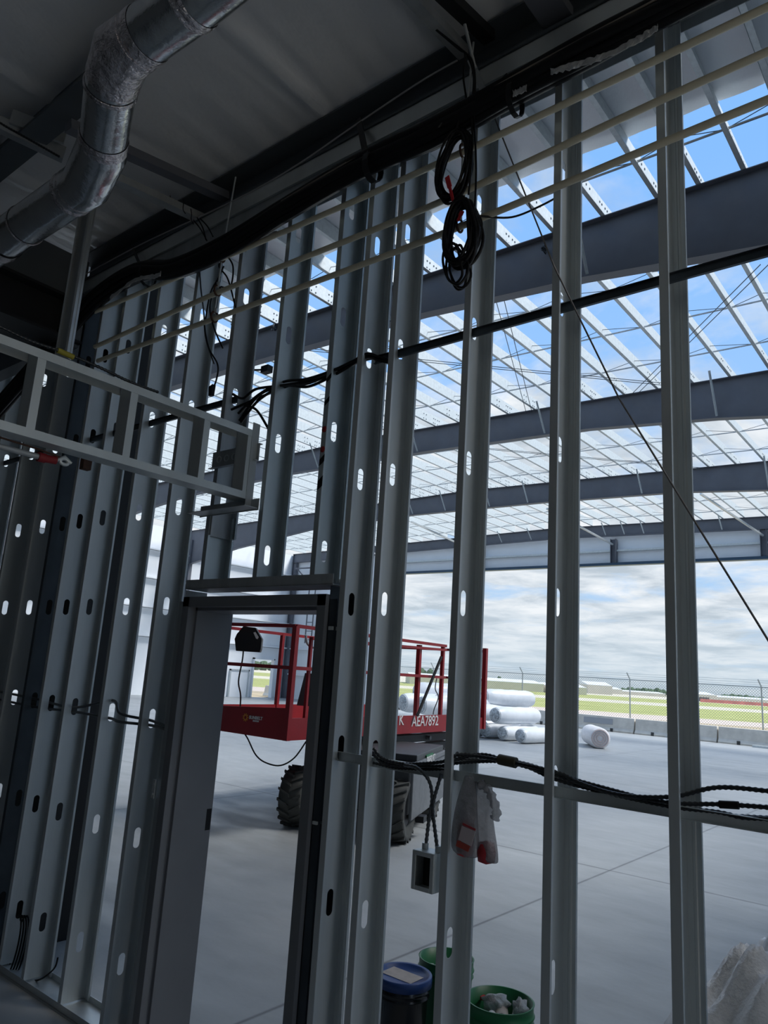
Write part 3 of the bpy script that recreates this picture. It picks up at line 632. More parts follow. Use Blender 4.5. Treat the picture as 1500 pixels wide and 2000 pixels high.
film([(1002, 190), (1014, 184), (1028, 178)], 'small pale tag at the bundle right of the coils', 2.225, h=.03)
film([(470, 500), (520, 462), (545, 455)], 'thin pale film edge under the bundle above the door', h=.015)
# ------------------------------------------------------------------ hanging cable coils
def coil(cx_, cy_, rx, rz, n, lab, yb=2.27, tilt=0.0, seed=0, r=.0055, spread=.015):
    rnd = random.Random(seed); c = at(cx_, cy_, 1, yb); e = empty('cable_coil', c); tag(e, lab, 'cable coil', 'cable coils hung on the pipes')
    for k in range(n):
        a, b = rx * rnd.uniform(.82, 1.08), rz * rnd.uniform(.90, 1.06); dx, dz, dy = rnd.uniform(-spread, spread), rnd.uniform(-spread, spread), rnd.uniform(-.03, .02); ph = rnd.uniform(0, 6)
        pts = []
        for i in range(36):
            t = 2 * math.pi * i / 36
            u = a * math.cos(t) * (1 - .12 * math.sin(t)); v = b * math.sin(t)
            pts.append(Vector((c.x + dx + u * math.cos(tilt) - v * math.sin(tilt) + .004 * math.sin(3 * t + ph), yb + dy + .012 * math.sin(2 * t + ph), c.z + dz + u * math.sin(tilt) + v * math.cos(tilt) + .004 * math.cos(4 * t + ph))))
        MB().tube(pts, r, 6, True).build('loop', cable, e)
    return e
coil(886, 322, .078, .155, 10, 'upper hanging coil of black cable in front of the studs', seed=3, tilt=-.12)
coil(905, 458, .074, .150, 18, 'lower hanging coil of black cable, thick and knotted', seed=9, r=.0075, spread=.012, tilt=.05)
coil(895, 520, .05, .10, 4, 'bottom loops of black cable below the lower coil', seed=12, tilt=.25)
for px, lab in (((858, 345, 893, 392), 'red cable tie tag on the upper coil'), ((888, 412, 902, 432), 'red cable tie tag inside the lower coil')):
    a = at(px[0] + 15, px[1], 1, 2.235); b = at(px[2] - 8, px[3], 1, 2.235)
    m = MB(); m.bar(a, a.lerp(b, .45), .022, .006, (0, 1, 0)); m.bar(a.lerp(b, .4), b, .014, .006, (0, 1, 0)); tag(m.build('red_tag', redtag, bevel=.002), lab, 'tag', 'red tags on the coils')
# cables from the ceiling tie to the coils
for k, (P, lab) in enumerate((([(830, 40), (895, 95), (908, 105), (905, 150), (910, 200), (895, 240), (890, 260)], 'black cable dropping from the ceiling tie to the upper coil, left strand'),
                              ([(832, 42), (900, 96), (915, 112), (925, 150), (922, 210), (922, 300), (915, 380)], 'black cable dropping from the ceiling tie past the upper coil, middle strand'),
                              ([(905, 100), (922, 118), (928, 160), (926, 230), (930, 330), (926, 430)], 'black cable dropping from the ceiling tie to the lower coil, right strand'),
                              ([(940, 422), (1000, 424), (1060, 400), (1110, 372)], 'thin black cable leaving the lower coil to the right'))):
    yy = [2.2, 2.22, 2.24, 2.28, 2.28, 2.27, 2.26]
    tag(MB().tube(spline([at(a, b, 1, yy[min(i, 6)] if k < 3 else 2.3 + i * .1) for i, (a, b) in enumerate(P)], 8), .0045, 7).build('hanging_cable', cable), lab, 'cable', 'cables dropping to the coils')
m = MB(); a = at(905, 105, 1, 2.2); m.tube([a + Vector((0, 0, .15)), a + Vector((.03, .05, -.05))], .008, 8)
tag(m.build('ceiling_clip', galvdull), 'small ceiling clip where the hanging cables are tied', 'clip')
m = MB(); a = at(918, 115, 1, 2.30); b = at(945, 180, 1, 2.34); m.bar(a, b, .03, .003, (0, 1, 0)); tag(m.build('cable_hanger_strip', galvdull), 'twisted metal strip at the foot of the ceiling clip', 'strip')
# long slanting guy cable
tag(MB().tube([at(925, 120, 1, 2.36), at(955, 200, 1, 2.5) if False else at(940, 165, 1, 2.37)], .003, 6).tube([at(940, 165, 1, 2.37), at(1082, 520, 1, 2.37), at(1210, 780, 1, 2.355), at(1500, 1250, 1, 2.345), at(1620, 1440, 1, 2.34)], .0032, 8).build('slanting_cable', mat('worn_steel_cable', (.20, .19, .19), .5, .4)), 'long thin steel cable slanting down across the two rightmost studs', 'cable')
# knot of steel on rafter end
for k, (px, Y) in enumerate((((1062, 486), 9.33), ((535, 640), 9.33), ((925, 838), 16.28))):
    c_ = at(px[0], px[1], 1, Y); m = MB(); rnd = random.Random(k)
    for i in range(5): m.tube([c_ + Vector([rnd.uniform(-.07, .07) for _ in range(3)]) for _ in range(4)], .012, 6)
    tag(m.build('brace_fitting', galvdark), ['tangled cable fitting on the nearest roof beam at the right', 'tangled cable fitting on the nearest roof beam at the left', 'cable fitting on the second roof beam'][k], 'fitting', 'bracing cable fittings')
# left hanging wires at the hanger
for k, (P, lab) in enumerate((([(388, 500), (392, 560), (398, 610), (402, 660), (418, 710)], 'grey armoured cable hanging left of the pipe hanger'),
                              ([(430, 540), (412, 570), (402, 620), (400, 640), (408, 680), (425, 712), (423, 740), (412, 770)], 'black wire hanging down to a small box above the soffit frame'),
                              ([(437, 520), (420, 560), (410, 600), (418, 640), (435, 680)], 'second black wire behind the pipe hanger'),
                              ([(432, 560), (450, 560), (455, 520), (440, 500), (428, 520), (445, 545), (460, 600)], 'tangled black wire loops at the pipe hanger'))):
    pts = spline([at(a, b, 1, D - .03 + .02 * math.sin(i + k)) for i, (a, b) in enumerate(P)], 8)
    tag(MB().tube(pts, .005, 7).build('hanging_wire', greycable if k == 0 else cable), lab, 'wire', 'loose wires hanging at the left pipe hanger')
c_ = at(414, 762, 1, D - .03); tag(MB().hexa([c_ + Vector(v) for v in ((-.012, -.01, -.035), (.012, -.01, -.035), (.012, .01, -.035), (-.012, .01, -.035), (-.018, -.012, .02), (.014, -.012, .03), (.014, .012, .03), (-.018, .012, .02))]).build('wire_box', blackst), 'small black box at the end of a hanging wire', 'electrical box')
# cables through the upper slots between studs (left of the dark channel)
rowz = [(-3.1, 3.16), (-2.95, 3.25), (-2.78, 3.285), (-2.6, 3.27), (-2.39, 3.29), (-2.2, 3.31), (-2.1, 3.28), (-2.02, 3.25)]
for k in range(5):
    rnd = random.Random(40 + k); P = [(x_, D + .07 + rnd.uniform(-.02, .02), z_ + rnd.uniform(-.018, .018) + (.02 if k > 2 and x_ < -2.5 else 0)) for x_, z_ in rowz]
    if k == 0: P = [tuple(at(452, 800, 1, D + .05))] + P[2:]
    if k == 4: P = [tuple(at(455, 770, 1, D + .05)), tuple(at(475, 778, 1, D + .04)), tuple(at(500, 760, 1, D + .05))] + P[2:]
    tag(MB().tube(spline(P, 8), .0075, 8).build('slot_cable', cable), 'black cable through the slots above the door, %s of five from the bottom' % ORD[k], 'cable', 'black cables through the slots above the door')
tag(MB().tube(spline([at(a, b, 1, D + .05) for a, b in ((478, 792), (500, 800), (520, 830), (530, 850))], 8), .007, 8).build('slot_cable', cable), 'short black cable drooping beside the soffit end', 'cable')
c_ = at(521, 722, 1, 2.62); tag(MB().box(tuple(c_ - Vector((.03, .02, .02))), tuple(c_ + Vector((.03, .02, .02)))).tube([c_, c_ + Vector((-.25, 0, .05))], .006, 6).build('cable_connector', blackst), 'black connector block behind the studs above the door', 'connector')
# ------------------------------------------------------------------ armoured cables low on the right
mcs = [([(730, 1462), (748, 1482), (790, 1492), (862, 1488), (896, 1474), (940, 1478), (985, 1486), (1085, 1508), (1140, 1532), (1215, 1553), (1312, 1556), (1400, 1538), (1500, 1545)], 'uppermost armoured cable sweeping across the right studs'),
       ([(732, 1476), (760, 1494), (862, 1496), (893, 1482), (945, 1474), (1000, 1490), (1085, 1514), (1190, 1548), (1312, 1568), (1410, 1571), (1500, 1577)], 'second armoured cable from the top, with a black tape sleeve'),
       ([(730, 1490), (780, 1500), (862, 1502), (893, 1490), (1000, 1489), (1085, 1522), (1190, 1550), (1312, 1576), (1400, 1586), (1450, 1597), (1500, 1600)], 'third armoured cable from the top, sagging onto the channel'),
       ([(745, 1495), (800, 1503), (862, 1499), (893, 1486), (1000, 1487), (1085, 1510), (1130, 1525), (1250, 1558), (1320, 1580), (1400, 1592), (1500, 1598)], 'lowest armoured cable lying along the channel')]
for k, (P, lab) in enumerate(mcs):
    yy = D + .055 + .012 * k
    o = armoured([at(a, b, 1, yy) for a, b in P] + [at(1560, P[-1][1] + 8, 1, yy), at(1640, P[-1][1] + 24, 1, yy)], .0075, mm=mcd, n=8); tag(o, lab, 'cable', 'armoured cables low on the right')
c0 = at(1405, 1571, 1, D + .06); c1 = at(1443, 1573, 1, D + .06); tag(MB().tube([c0, c1], .0115, 10).build('tape_sleeve', cable), 'black tape sleeve on an armoured cable at the right', 'tape')
c0 = at(975, 1483, 1, D + .055); c1 = at(1008, 1490, 1, D + .055); tag(MB().tube([c0, c1], .019, 10).build('tape_sleeve', mat('olive_tape', (.05, .045, .025), .5)), 'olive tape sleeve where the armoured cables meet', 'tape')
for k, (P, lab) in enumerate((([(790, 1494), (815, 1500), (838, 1525), (844, 1560), (838, 1600), (832, 1650), (830, 1668)], 'armoured cable bending down to the left side of the junction box'), ([(862, 1512), (855, 1535), (847, 1565), (846, 1590), (852, 1640), (856, 1672)], 'armoured cable running down to the right side of the junction box'))):
    o = armoured([at(a, b, 1, D + .03) for a, b in P], .0078, mm=mcm); tag(o, lab, 'cable', 'armoured cables into the junction box')
# junction box
a = at(803, 1735, 1, D - .012); b = at(852, 1670, 1, D - .012); e = empty('junction_box', ((a.x + b.x) / 2, D, a.z)); tag(e, 'open galvanized junction box fixed to the stud beside the plastic bag', 'electrical box')
x0, x1, z0, z1 = a.x, b.x - .008, a.z, b.z
m = MB(); t_ = .003; yb = D + .065
m.box((x0, D - .01, z0), (x0 + t_, yb, z1)).box((x1 - t_, D - .01, z0), (x1, yb, z1)).box((x0, D - .01, z0), (x1, yb, z0 + t_)).box((x0, D - .01, z1 - t_), (x1, yb, z1)).box((x0, yb - t_, z0), (x1, yb, z1)); m.build('box', galv, e, bevel=.002)
m = MB(); y_ = D - .012; i_ = .016; m.box((x0, y_ - .003, z0), (x0 + i_, y_, z1)).box((x1 - i_, y_ - .003, z0), (x1, y_, z1)).box((x0 + i_, y_ - .003, z0), (x1 - i_, y_, z0 + i_)).box((x0 + i_, y_ - .003, z1 - i_), (x1 - i_, y_, z1)); m.build('plaster_ring', galv, e, bevel=.003)
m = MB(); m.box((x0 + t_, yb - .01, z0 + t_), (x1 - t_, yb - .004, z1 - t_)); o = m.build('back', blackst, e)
for px in (830, 856):
    c_ = at(px, 1668, 1, D + .03); MB().tube([(c_.x, D + .03, z1 - .002), (c_.x, D + .03, z1 + .022)], .0125, 10).build('connector', galv, e)
# ------------------------------------------------------------------ plastic bag
def bag(px, lab, y, dy, mm, redpx, seed):
    rnd = random.Random(seed); e = empty('plastic_bag', at(*px[0], 1, y)); tag(e, lab, 'bag', 'plastic bags on the channel'); n = len(px); vs = []; seg = 20
    for i, (xl, xr, yy) in enumerate([(p[0], p[1], p[2]) for p in redpx]):
        L = at(xl, yy, 1, y); R_ = at(xr, yy, 1, y); c = (L + R_) / 2; hw = (R_ - L).length / 2; th = dy[i]
        for k in range(seg):
            t = 2 * math.pi * k / seg; f = 1 + .07 * math.sin(5 * t + i * .5 + seed) + rnd.uniform(-.03, .03)
            vs.append((c.x + hw * math.cos(t) * f, c.y + th * math.sin(t) * f, c.z))
    n = len(redpx); m = MB(); m.add(vs, [(i * seg + k, i * seg + (k + 1) % seg, (i + 1) * seg + (k + 1) % seg, (i + 1) * seg + k) for i in range(n - 1) for k in range(seg)] + [tuple(range((n - 1) * seg, n * seg))], True)
    m.build('bag', mm, e, sub=1); return e
YB = D + .045
e = bag([(915, 1520)], 'grey plastic shopping bag with a red print hanging on the low channel', YB, [.006, .012, .022, .03, .032, .03, .02], bagm, [(908, 924, 1516), (902, 930, 1535), (893, 932, 1570), (886, 934, 1610), (882, 936, 1650), (884, 934, 1668), (900, 930, 1674)], 2)
m = MB(); c_ = at(908, 1640, 1, YB); m.lathe([(0, -.06), (.028, -.05), (.032, 0), (.026, .05), (0, .07)], (c_.x, c_.y, c_.z), 16); m.build('contents', bagred, e)
q = [at(*p, 1, YB - .052) for p in ((884, 1653), (926, 1664), (930, 1678 - 10), (918, 1668), (890, 1660))]
def quad(name, pts, y, mm, parent, th=.002):
    P = [at(a, b, 1, y) for a, b in pts]; m = MB(); k = len(P); m.add([(p.x, p.y, p.z) for p in P] + [(p.x, p.y + th, p.z) for p in P], [tuple(range(k)), tuple(range(2 * k - 1, k - 1, -1))] + [(i, (i + 1) % k, k + (i + 1) % k, k + i) for i in range(k)]); return m.build(name, mm, parent)
o = quad('printed_label', [(902, 1613), (928, 1625), (920, 1653), (895, 1640)], YB - .040, mat('bag_print', (.55, .48, .50), .5), e); o['label'] = 'pale square print'
o = quad('red_stripe', [(893, 1641), (918, 1653), (914, 1664), (890, 1652)], YB - .041, mat('bag_stripe', (.42, .07, .05), .5), e); o['label'] = 'red stripe'
o = quad('red_heading', [(904, 1607), (929, 1619), (928, 1623), (903, 1611)], YB - .041, mat('bag_stripe_b', (.42, .05, .06), .5), e)
e2 = bag([(945, 1530)], 'second plastic bag with red contents and a knotted top beside the printed one', YB + .02, [.006, .015, .024, .026, .03, .03, .02], bagm, [(926, 948, 1528), (925, 962, 1545), (928, 960, 1580), (930, 964, 1620), (932, 970, 1655), (933, 972, 1678), (940, 971, 1685)], 5)
m = MB(); c_ = at(950, 1665, 1, YB + .02); m.lathe([(0, -.04), (.03, -.03), (.034, 0), (.028, .03), (0, .04)], (c_.x, c_.y, c_.z), 16); m.build('contents', bagred, e2)
P = [at(a, b, 1, YB + .0) for a, b in ((935, 1530), (952, 1540), (962, 1560), (970, 1585), (966, 1600))]; MB().tube(spline(P, 5), [.012 + .008 * math.sin(i * .9) ** 2 for i in range(21)], 9).build('knotted_handle', bagm, e2)
# ------------------------------------------------------------------ silver duct
YD = 1.5
def dp(x, y): return at(x, y, 1, YD)
A = dep(378, 0, 2.62); B = dep(238, 104, 2.86); C = dep(217, 165, 3.0); Dp = dep(200, 292, 3.3); E_ = dep(170, 358, 3.5); G = dep(50, 440, 3.85)
ex = Vector((1, 0, 0)); e = empty('round_duct', C); tag(e, 'shiny silver round duct with taped elbows at the upper left', 'duct')
rD = .102
upper = [A + Vector((1.6, 0, 0)), A, B + (A - B) * .25]; lower = [E_ + (G - E_) * .22, G, G + (G - E_).normalized() * .6, G + (G - E_).normalized() * .6 + Vector((-.8, 0, 0))]
MB().tube(upper, rD, 40).build('duct_run', duct, e)
MB().tube([B + (A - B) * .25, B, B.lerp(C, .6)], [rD * 1.03, rD * 1.1, rD * 1.03], 40).build('elbow', foil, e)
MB().tube([B.lerp(C, .6), C, Dp.lerp(C, .12)], rD * .99, 40).build('duct_drop', duct, e)
MB().tube([Dp.lerp(C, .2), Dp, E_, E_ + (G - E_) * .25], [rD, rD * 1.07, rD * 1.08, rD * 1.02], 40).build('elbow', duct, e)
MB().tube(lower, rD * .985, 40).build('duct_run', duct, e)
def band(p, d_, w_=.045, k=1.035):
    d_ = d_.normalized(); m = MB(); n = 5; m.tube([p + d_ * w_ * (i / n - .5) for i in range(n + 1)], [rD * (k + .02 * math.sin(i * 2.1)) for i in range(n + 1)], 44, cap=False); o = m.build('foil_tape', foil, e); o['label'] = 'crumpled foil tape band'
band(A, A - B, .05); band(B + (A - B) * .28, A - B, .1); band(B.lerp(C, .65), B - C, .07); band(C.lerp(Dp, .05), C - Dp, .02)
band(Dp.lerp(C, .15), C - Dp, .06); band(Dp.lerp(E_, .5), Dp - E_, .03); band(E_ + (G - E_) * .2, G - E_, .08); band(G + (G - E_) * .0, G - E_, .015, 1.01); band(G + (G - E_) * .45, G - E_, .09, 1.05)
# vertical hanger beside the duct, framing bits in the upper left
m = MB(); a = at(2, 235, 0, -4.0); b = at(128, 300, 0, -4.0)
m.bar(dep(-80, 205, 4.0), dep(125, 303, 4.25), .05, .08)
tag(m.build('ceiling_brace', galvdull), 'galvanized brace from the ceiling beam at the upper left', 'brace')
m = MB(); m.bar(dep(22, 228, 4.1), dep(128, 268, 4.2), .02, .09); tag(m.build('ceiling_brace', galvdull), 'short galvanized brace beside the hanging stud', 'brace')
o = armoured([dep(a, b, 3.95) for a, b in ((-20, 225), (5, 243), (60, 274), (116, 306))], .007, mm=mcd); tag(o, 'black armoured cable under the upper left brace', 'cable')
# zip ties on purlin
for k, (x_, y_) in enumerate(((335, 398), (360, 405), (376, 425))):
    c_ = at(x_, y_, 1, 2.2); tag(MB().tube(spline([c_ + Vector((-.03, 0, .07)), c_ + Vector((-.015, 0, .03)), c_ + Vector((-.01, 0, -.01)), c_ + Vector((.02, 0, -.05))], 4), .0028, 5).build('zip_tie', cable), 'black zip tie on the ceiling purlin, %s from the left' % ORD[k], 'zip tie', 'zip ties on the ceiling purlin')
for k, P in enumerate((((385, 425), (396, 445), (402, 468)), ((392, 428), (405, 442), (416, 462)), ((378, 430), (392, 448), (404, 470)))):
    tag(MB().tube(spline([at(a, b, 1, 2.25) for a, b in P], 6), .004, 6).build('short_wire', cable), 'short black wire entering the bundle by the zip ties, %s of three' % ORD[k], 'wire', 'short wires entering the bundle')
# clutter at the foot of the left studs
c_ = at(22, 1850, 1, D + .06)
e = empty('floor_coil', c_); tag(e, 'small coil of black cable standing in the left floor track', 'cable coil')
for k in range(4): MB().tube([c_ + Vector((.012 * k + .07 * math.cos(t), .02 * math.sin(t) + .01 * k, .17 * math.sin(t))) for t in [2 * math.pi * i / 24 for i in range(24)]], .005, 6, True).build('loop', cable, e)
tag(MB().tube(spline([at(a, b, 1, D + .08) for a, b in ((50, 1916), (75, 1914), (95, 1902), (108, 1888), (113, 1870))], 6), .005, 6).build('floor_wire', cable), 'black wire curling up from the left floor track', 'wire')
# hinge reinforcement beside the left jamb
c_ = at(305, 1540, 1, D + .01); m = MB(); m.box((c_.x - .012, D - .008, c_.z - .045), (c_.x + .012, D - .002, c_.z + .045)); 
m.tube([(c_.x, D - .012, c_.z + .02), (c_.x, D, c_.z + .02)], .006, 8).tube([(c_.x, D - .012, c_.z - .025), (c_.x, D, c_.z - .025)], .006, 8)
tag(m.build('frame_anchor', galv, bevel=.001), 'small galvanized anchor clip left of the door frame', 'clip')
c_ = at(617, 1607, 1, D + .01); tag(MB().box((c_.x - .012, D, c_.z - .006), (c_.x + .012, D + .03, c_.z + .006)).build('frame_anchor', purl), 'small bright anchor tab right of the door frame, the lower one', 'clip')
c_ = at(648, 1227, 1, D + .01); tag(MB().box((c_.x - .012, D, c_.z - .008), (c_.x + .012, D + .03, c_.z + .008)).build('frame_anchor', purl), 'small bright anchor tab right of the door frame, the upper one', 'clip')
# ------------------------------------------------------------------ scissor lift
def PT(lat, d_, z):  # camera-lateral metres and view depth on the slab -> world xy
    v = Vector((M[0][0], M[0][1])).normalized() * lat; w_ = Vector((M[2][0], M[2][1])).normalized() * d_; return Vector((v.x + w_.x, v.y + w_.y, z))
def col(x, y, d_): p = dep(x, y, d_); return p
L = empty('scissor_lift', PT(-.4, 9.5, 0)); tag(L, 'red rough-terrain scissor lift with railings parked beyond the door', 'lift')
C0 = dep(572, 1300, 8.3); C0.z = 0; C1 = dep(873, 1300, 11.2); C1.z = 0; C2 = dep(947, 1300, 12.35); C2.z = 0
u = (C2 - C0); uL = u.length; u.normalize(); C1 = C0 + u * (C1 - C0).length; v_ = Vector((-u.y, u.x, 0)); Wd = 1.75
zb0, zp, zr_, zm = 1.04, 1.30, 2.30, 1.83
def P3(a, b, z): p = C0 + u * a + v_ * b; return Vector((p.x, p.y, z))
def pbox(mb, a0, a1, b0, b1, z0, z1): mb.hexa([P3(a0, b0, z0), P3(a1, b0, z0), P3(a1, b1, z0), P3(a0, b1, z0), P3(a0, b0, z1), P3(a1, b0, z1), P3(a1, b1, z1), P3(a0, b1, z1)]); return mb
m = MB(); pbox(m, 0, uL, 0, Wd, zb0 + .02, zb0 + .06); m.build('deck', red, L)
m = MB(); pbox(m, 0, uL * .80, -.012, .012, zb0, zp - .02); m.build('side_panel', red, L)
m = MB(); m.hexa([P3(-.02, 0, zb0 - .0), P3(.01, 0, zb0), P3(.01, Wd, zb0 + .02), P3(-.02, Wd, zb0 + .02), P3(-.02, 0, zp + .09), P3(.01, 0, zp + .09), P3(.01, Wd, zp), P3(-.02, Wd, zp)]); m.build('end_panel', red, L)
m = MB(); pbox(m, 0, uL, Wd - .012, Wd + .012, zb0, zp); m.build('side_panel', red, L)
m = MB(); pbox(m, uL * .78, uL, -.012, .012, zb0 + .0, zp - .08); m.build('extension_panel', red, L)
aC = (C1 - C0).length
for a, b, w_, z1 in ((0, 0, .06, zr_), (.35, 0, .035, zr_ - .1), (aC * .62, 0, .05, zr_ - .03), (aC * .80, 0, .06, zr_ - .03), (aC, 0, .05, zr_), (uL, 0, .07, zr_ + .05), (uL, Wd, .05, zr_), (0, Wd, .05, zr_), (aC * .5, Wd, .05, zr_), (uL - .15, 0, .04, 1.9)):
    b = b + .05 if b == 0 and 0 < a < uL else b
    m = MB(); m.bar(P3(a, b, zb0), P3(a, b, z1), w_, w_, (u.x, u.y, 0)); m.build('post', red, L)
for nm, z in (('top_rail', zr_), ('mid_rail', zm)):
    for p, q in ((P3(0, 0, z), P3(aC, 0, z)), (P3(0, 0, z), P3(0, Wd, z)), (P3(0, Wd, z), P3(uL, Wd, z)), (P3(uL, 0, z), P3(uL, Wd, z))):
        MB().bar(p, q, .04, .04).build(nm, red, L)
MB().bar(P3(.3, 0, zr_ - .12), P3(aC, 0, zr_ - .06), .035, .035).build('inner_rail', red, L)
# control box and cord
c_ = dep(487, 1250, 9.0); m = MB(); wx = Vector((M[0][0], M[0][1], 0)).normalized(); wy = Vector((M[2][0], M[2][1], 0)).normalized()
def cb_(dx, dz, dy=0): return c_ + wx * dx + Vector((0, 0, dz)) + wy * dy
prof = [(-.14, -.14), (.15, -.14), (.16, -.10), (.16, .02), (.07, .15), (-.08, .16), (-.15, .06), (-.17, .0)]; hole = [(.05, .09), (.075, .10), (.12, .04), (.11, .015), (.09, .02)]
vs = [cb_(a, b, -.06) for a, b in prof] + [cb_(a, b, .06) for a, b in prof]; k = len(prof)
m.add(vs, [tuple(range(k)), tuple(range(2 * k - 1, k - 1, -1))] + [(i, (i + 1) % k, k + (i + 1) % k, k + i) for i in range(k)])
cbx = m.build('control_box', blackst, L); 
m = MB(); m.add([cb_(a, b, -.062) for a, b in hole] + [cb_(a, b, -.058) for a, b in hole], [tuple(range(5)), tuple(range(9, 4, -1))] + [(i, (i + 1) % 5, 5 + (i + 1) % 5, 5 + i) for i in range(5)]); o = m.build('handle_slot', whitemark, cbx); o['label'] = 'pale handle slot'
P = [cb_(-.06, -.12), cb_(-.06, -.25), cb_(-.08, -.5)] + [dep(a, b, 8.95) for a, b in ((470, 1360), (469, 1412), (485, 1445), (500, 1475), (520, 1490), (548, 1495), (575, 1480), (598, 1448))]
MB().tube(spline(P, 6), .009, 8).build('power_cord', cable, L)
m = MB(); a = dep(608, 1350, 9.3); m.hexa([a + wx * x_ + wy * y_ + Vector((0, 0, z_)) for x_, y_, z_ in ((-.16, -.1, -.18), (.3, -.1, -.18), (.3, .1, -.18), (-.16, .1, -.18), (-.09, -.1, .22), (.3, -.1, .22), (.3, .1, .22), (-.09, .1, .22))]); m.build('engine_cover', darkbody, L)
m = MB(); a = dep(640, 1250, 9.3); m.tube(spline([dep(p, q, 9.2) for p, q in ((597, 1240), (600, 1256), (610, 1264), (625, 1264))], 6), .016, 8); m.build('hose', galvdull, L)
# scissor stack
m = MB()
for k in range(3):
    z = zb0 - .10 - .13 * k; pbox(m, 2.3, 4.5, .15, .28, z - .05, z + .05); pbox(m, 2.3, 4.5, 1.3, 1.43, z - .05, z + .05)
m.build('scissor_arm', blackst, L)
for k in range(3):
    z = zb0 - .10 - .13 * k
    for a in (2.4, 3.4, 4.4): MB().tube([P3(a, .10, z), P3(a, 1.46, z)], .03, 10).build('pivot_pin', greybody, L)
# chassis
K0 = dep(604, 1500, 8.55); K0.z = 0; K1 = dep(799, 1500, 8.25); K1.z = 0
kv = (K1 - K0); kw = kv.length; kv.normalize(); ku = Vector((-kv.y, kv.x, 0))
def K3(a, b, z): p = K0 + kv * a + ku * b; return Vector((p.x, p.y, z))
def kbox(mb, a0, a1, b0, b1, z0, z1): mb.hexa([K3(a0, b0, z0), K3(a1, b0, z0), K3(a1, b1, z0), K3(a0, b1, z0), K3(a0, b0, z1), K3(a1, b0, z1), K3(a1, b1, z1), K3(a0, b1, z1)]); return mb
m = MB(); kbox(m, .28, kw, .1, 2.0, .30, .82); m.build('chassis', darkbody, L, bevel=.02)
m = MB(); kbox(m, kw - .01, kw + .03, .12, 2.0, .24, .80); kbox(m, kw, kw + .05, .12, 2.0, .80, .86); m.build('side_cover', greybody, L, bevel=.01)
m = MB(); kbox(m, kw - .02, kw + .10, .45, .62, .17, .24); m.build('bracket', blackst, L)
m = MB(); kbox(m, .2, kw + .02, .3, 1.9, .855, .93); m.build('top_cover', darkbody, L, bevel=.01)
m = MB(); kbox(m, kw + .005, kw + .04, .75, 1.15, .865, .89); o = m.build('green_edge', green, L)
def tyre(a, b, lab):
    c = K3(a, b, .335); t = empty('x')if False else None; R_, w2 = .335, .14; m = MB(); seg = 48
    prof = [(.16, -w2 * .8), (.27, -w2), (R_ - .03, -w2), (R_ - .015, -w2 * .8), (R_ - .012, 0), (R_ - .015, w2 * .8), (R_ - .03, w2), (.27, w2), (.16, w2 * .8)]
    vs = []
    for r_, h in prof:
        for k in range(seg): t = 2 * math.pi * k / seg; vs.append(c + kv * h + ku * (r_ * math.cos(t)) + Vector((0, 0, r_ * math.sin(t))))
    m.add(vs, [(i * seg + k, i * seg + (k + 1) % seg, (i + 1) * seg + (k + 1) % seg, (i + 1) * seg + k) for i in range(len(prof) - 1) for k in range(seg)], True)
    ty = m.build('tyre', rubber, L); ty['label'] = lab
    m = MB(); nl = 18
    for k in range(nl):
        for sg, ph in ((1, 0), (-1, .5)):
            t0 = 2 * math.pi * (k + ph) / nl; pts = []
            for rr in (R_ - .02, R_ + .012):
                for h, dt in ((0, .0), (0, .085), (sg * w2 * 1.02, .085 - .22), (sg * w2 * 1.02, -.22)): t = t0 + dt; pts.append(c + kv * h + ku * (rr * math.cos(t)) + Vector((0, 0, rr * math.sin(t))))
            m.hexa(pts)
    m.build('tread_lug', rubber, ty)
    m = MB()
    for h in (-w2 * .7, w2 * .7):
        m.tube([c + kv * (h - .01), c + kv * (h + .01)], .165, 24)
    m.build('hub', blackst, ty)
tyre(-.22, .32, 'left front tyre'); tyre(kw - .14, .16, 'right front tyre'); tyre(.02, 1.75, 'left rear tyre'); tyre(kw - .16, 1.75, 'right rear tyre')
m = MB(); m.tube([K3(-.2, .33, .335), K3(kw - .14, .25, .335)], .05, 10); m.build('axle', blackst, L)
# lettering
def text(s, size, p, xdir, up, mm, parent, name, ext=.002, shear=0):
    cu = bpy.data.curves.new(name, 'FONT'); cu.body = s; cu.size = size; cu.extrude = ext; cu.shear = shear; cu.align_x = 'CENTER'; cu.align_y = 'CENTER'; cu.offset = .0015
    o = bpy.data.objects.new(name, cu); COL.objects.link(o); dg = bpy.context.evaluated_depsgraph_get(); dg.update(); me = bpy.data.meshes.new_from_object(o.evaluated_get(dg)); bpy.data.objects.remove(o)
    me.name = name; me.materials.clear(); me.materials.append(mm); o = bpy.data.objects.new(name, me); COL.objects.link(o)
    x = Vector(xdir).normalized(); y = Vector(up).normalized(); z = x.cross(y); R_ = Matrix((x, y, z)).transposed().to_4x4(); o.parent = parent
    o.matrix_local = Matrix.Translation(Vector(p) - parent.location) @ R_; return o
def on_side(px, py, off):  # point of the long side panel under a photo point
    n = v_; d_ = ray(px, py); o_ = Vector((0, 0, CAMH)); t = (P3(0, off, 0) - o_).dot(n) / d_.dot(n); return o_ + d_ * t
def on_end(px, py, off):
    n = u; d_ = ray(px, py); o_ = Vector((0, 0, CAMH)); t = (P3(off, 0, 0) - o_).dot(n) / d_.dot(n); return o_ + d_ * t
o = text('AEA7892', .20, on_side(831, 1409, -.016), u, (0, 0, 1), whitemark, L, 'fleet_number'); o['label'] = 'white fleet number AEA7892'
o = text('K', .20, on_side(784, 1407, -.016), u, (0, 0, 1), whitemark, L, 'maker_letter')
o = text('SUNBELT', .050, on_end(499.5, 1402.5, -.024), -v_, (0, 0, 1), whitemark, L, 'rental_lettering'); o['label'] = 'white lettering SUNBELT'
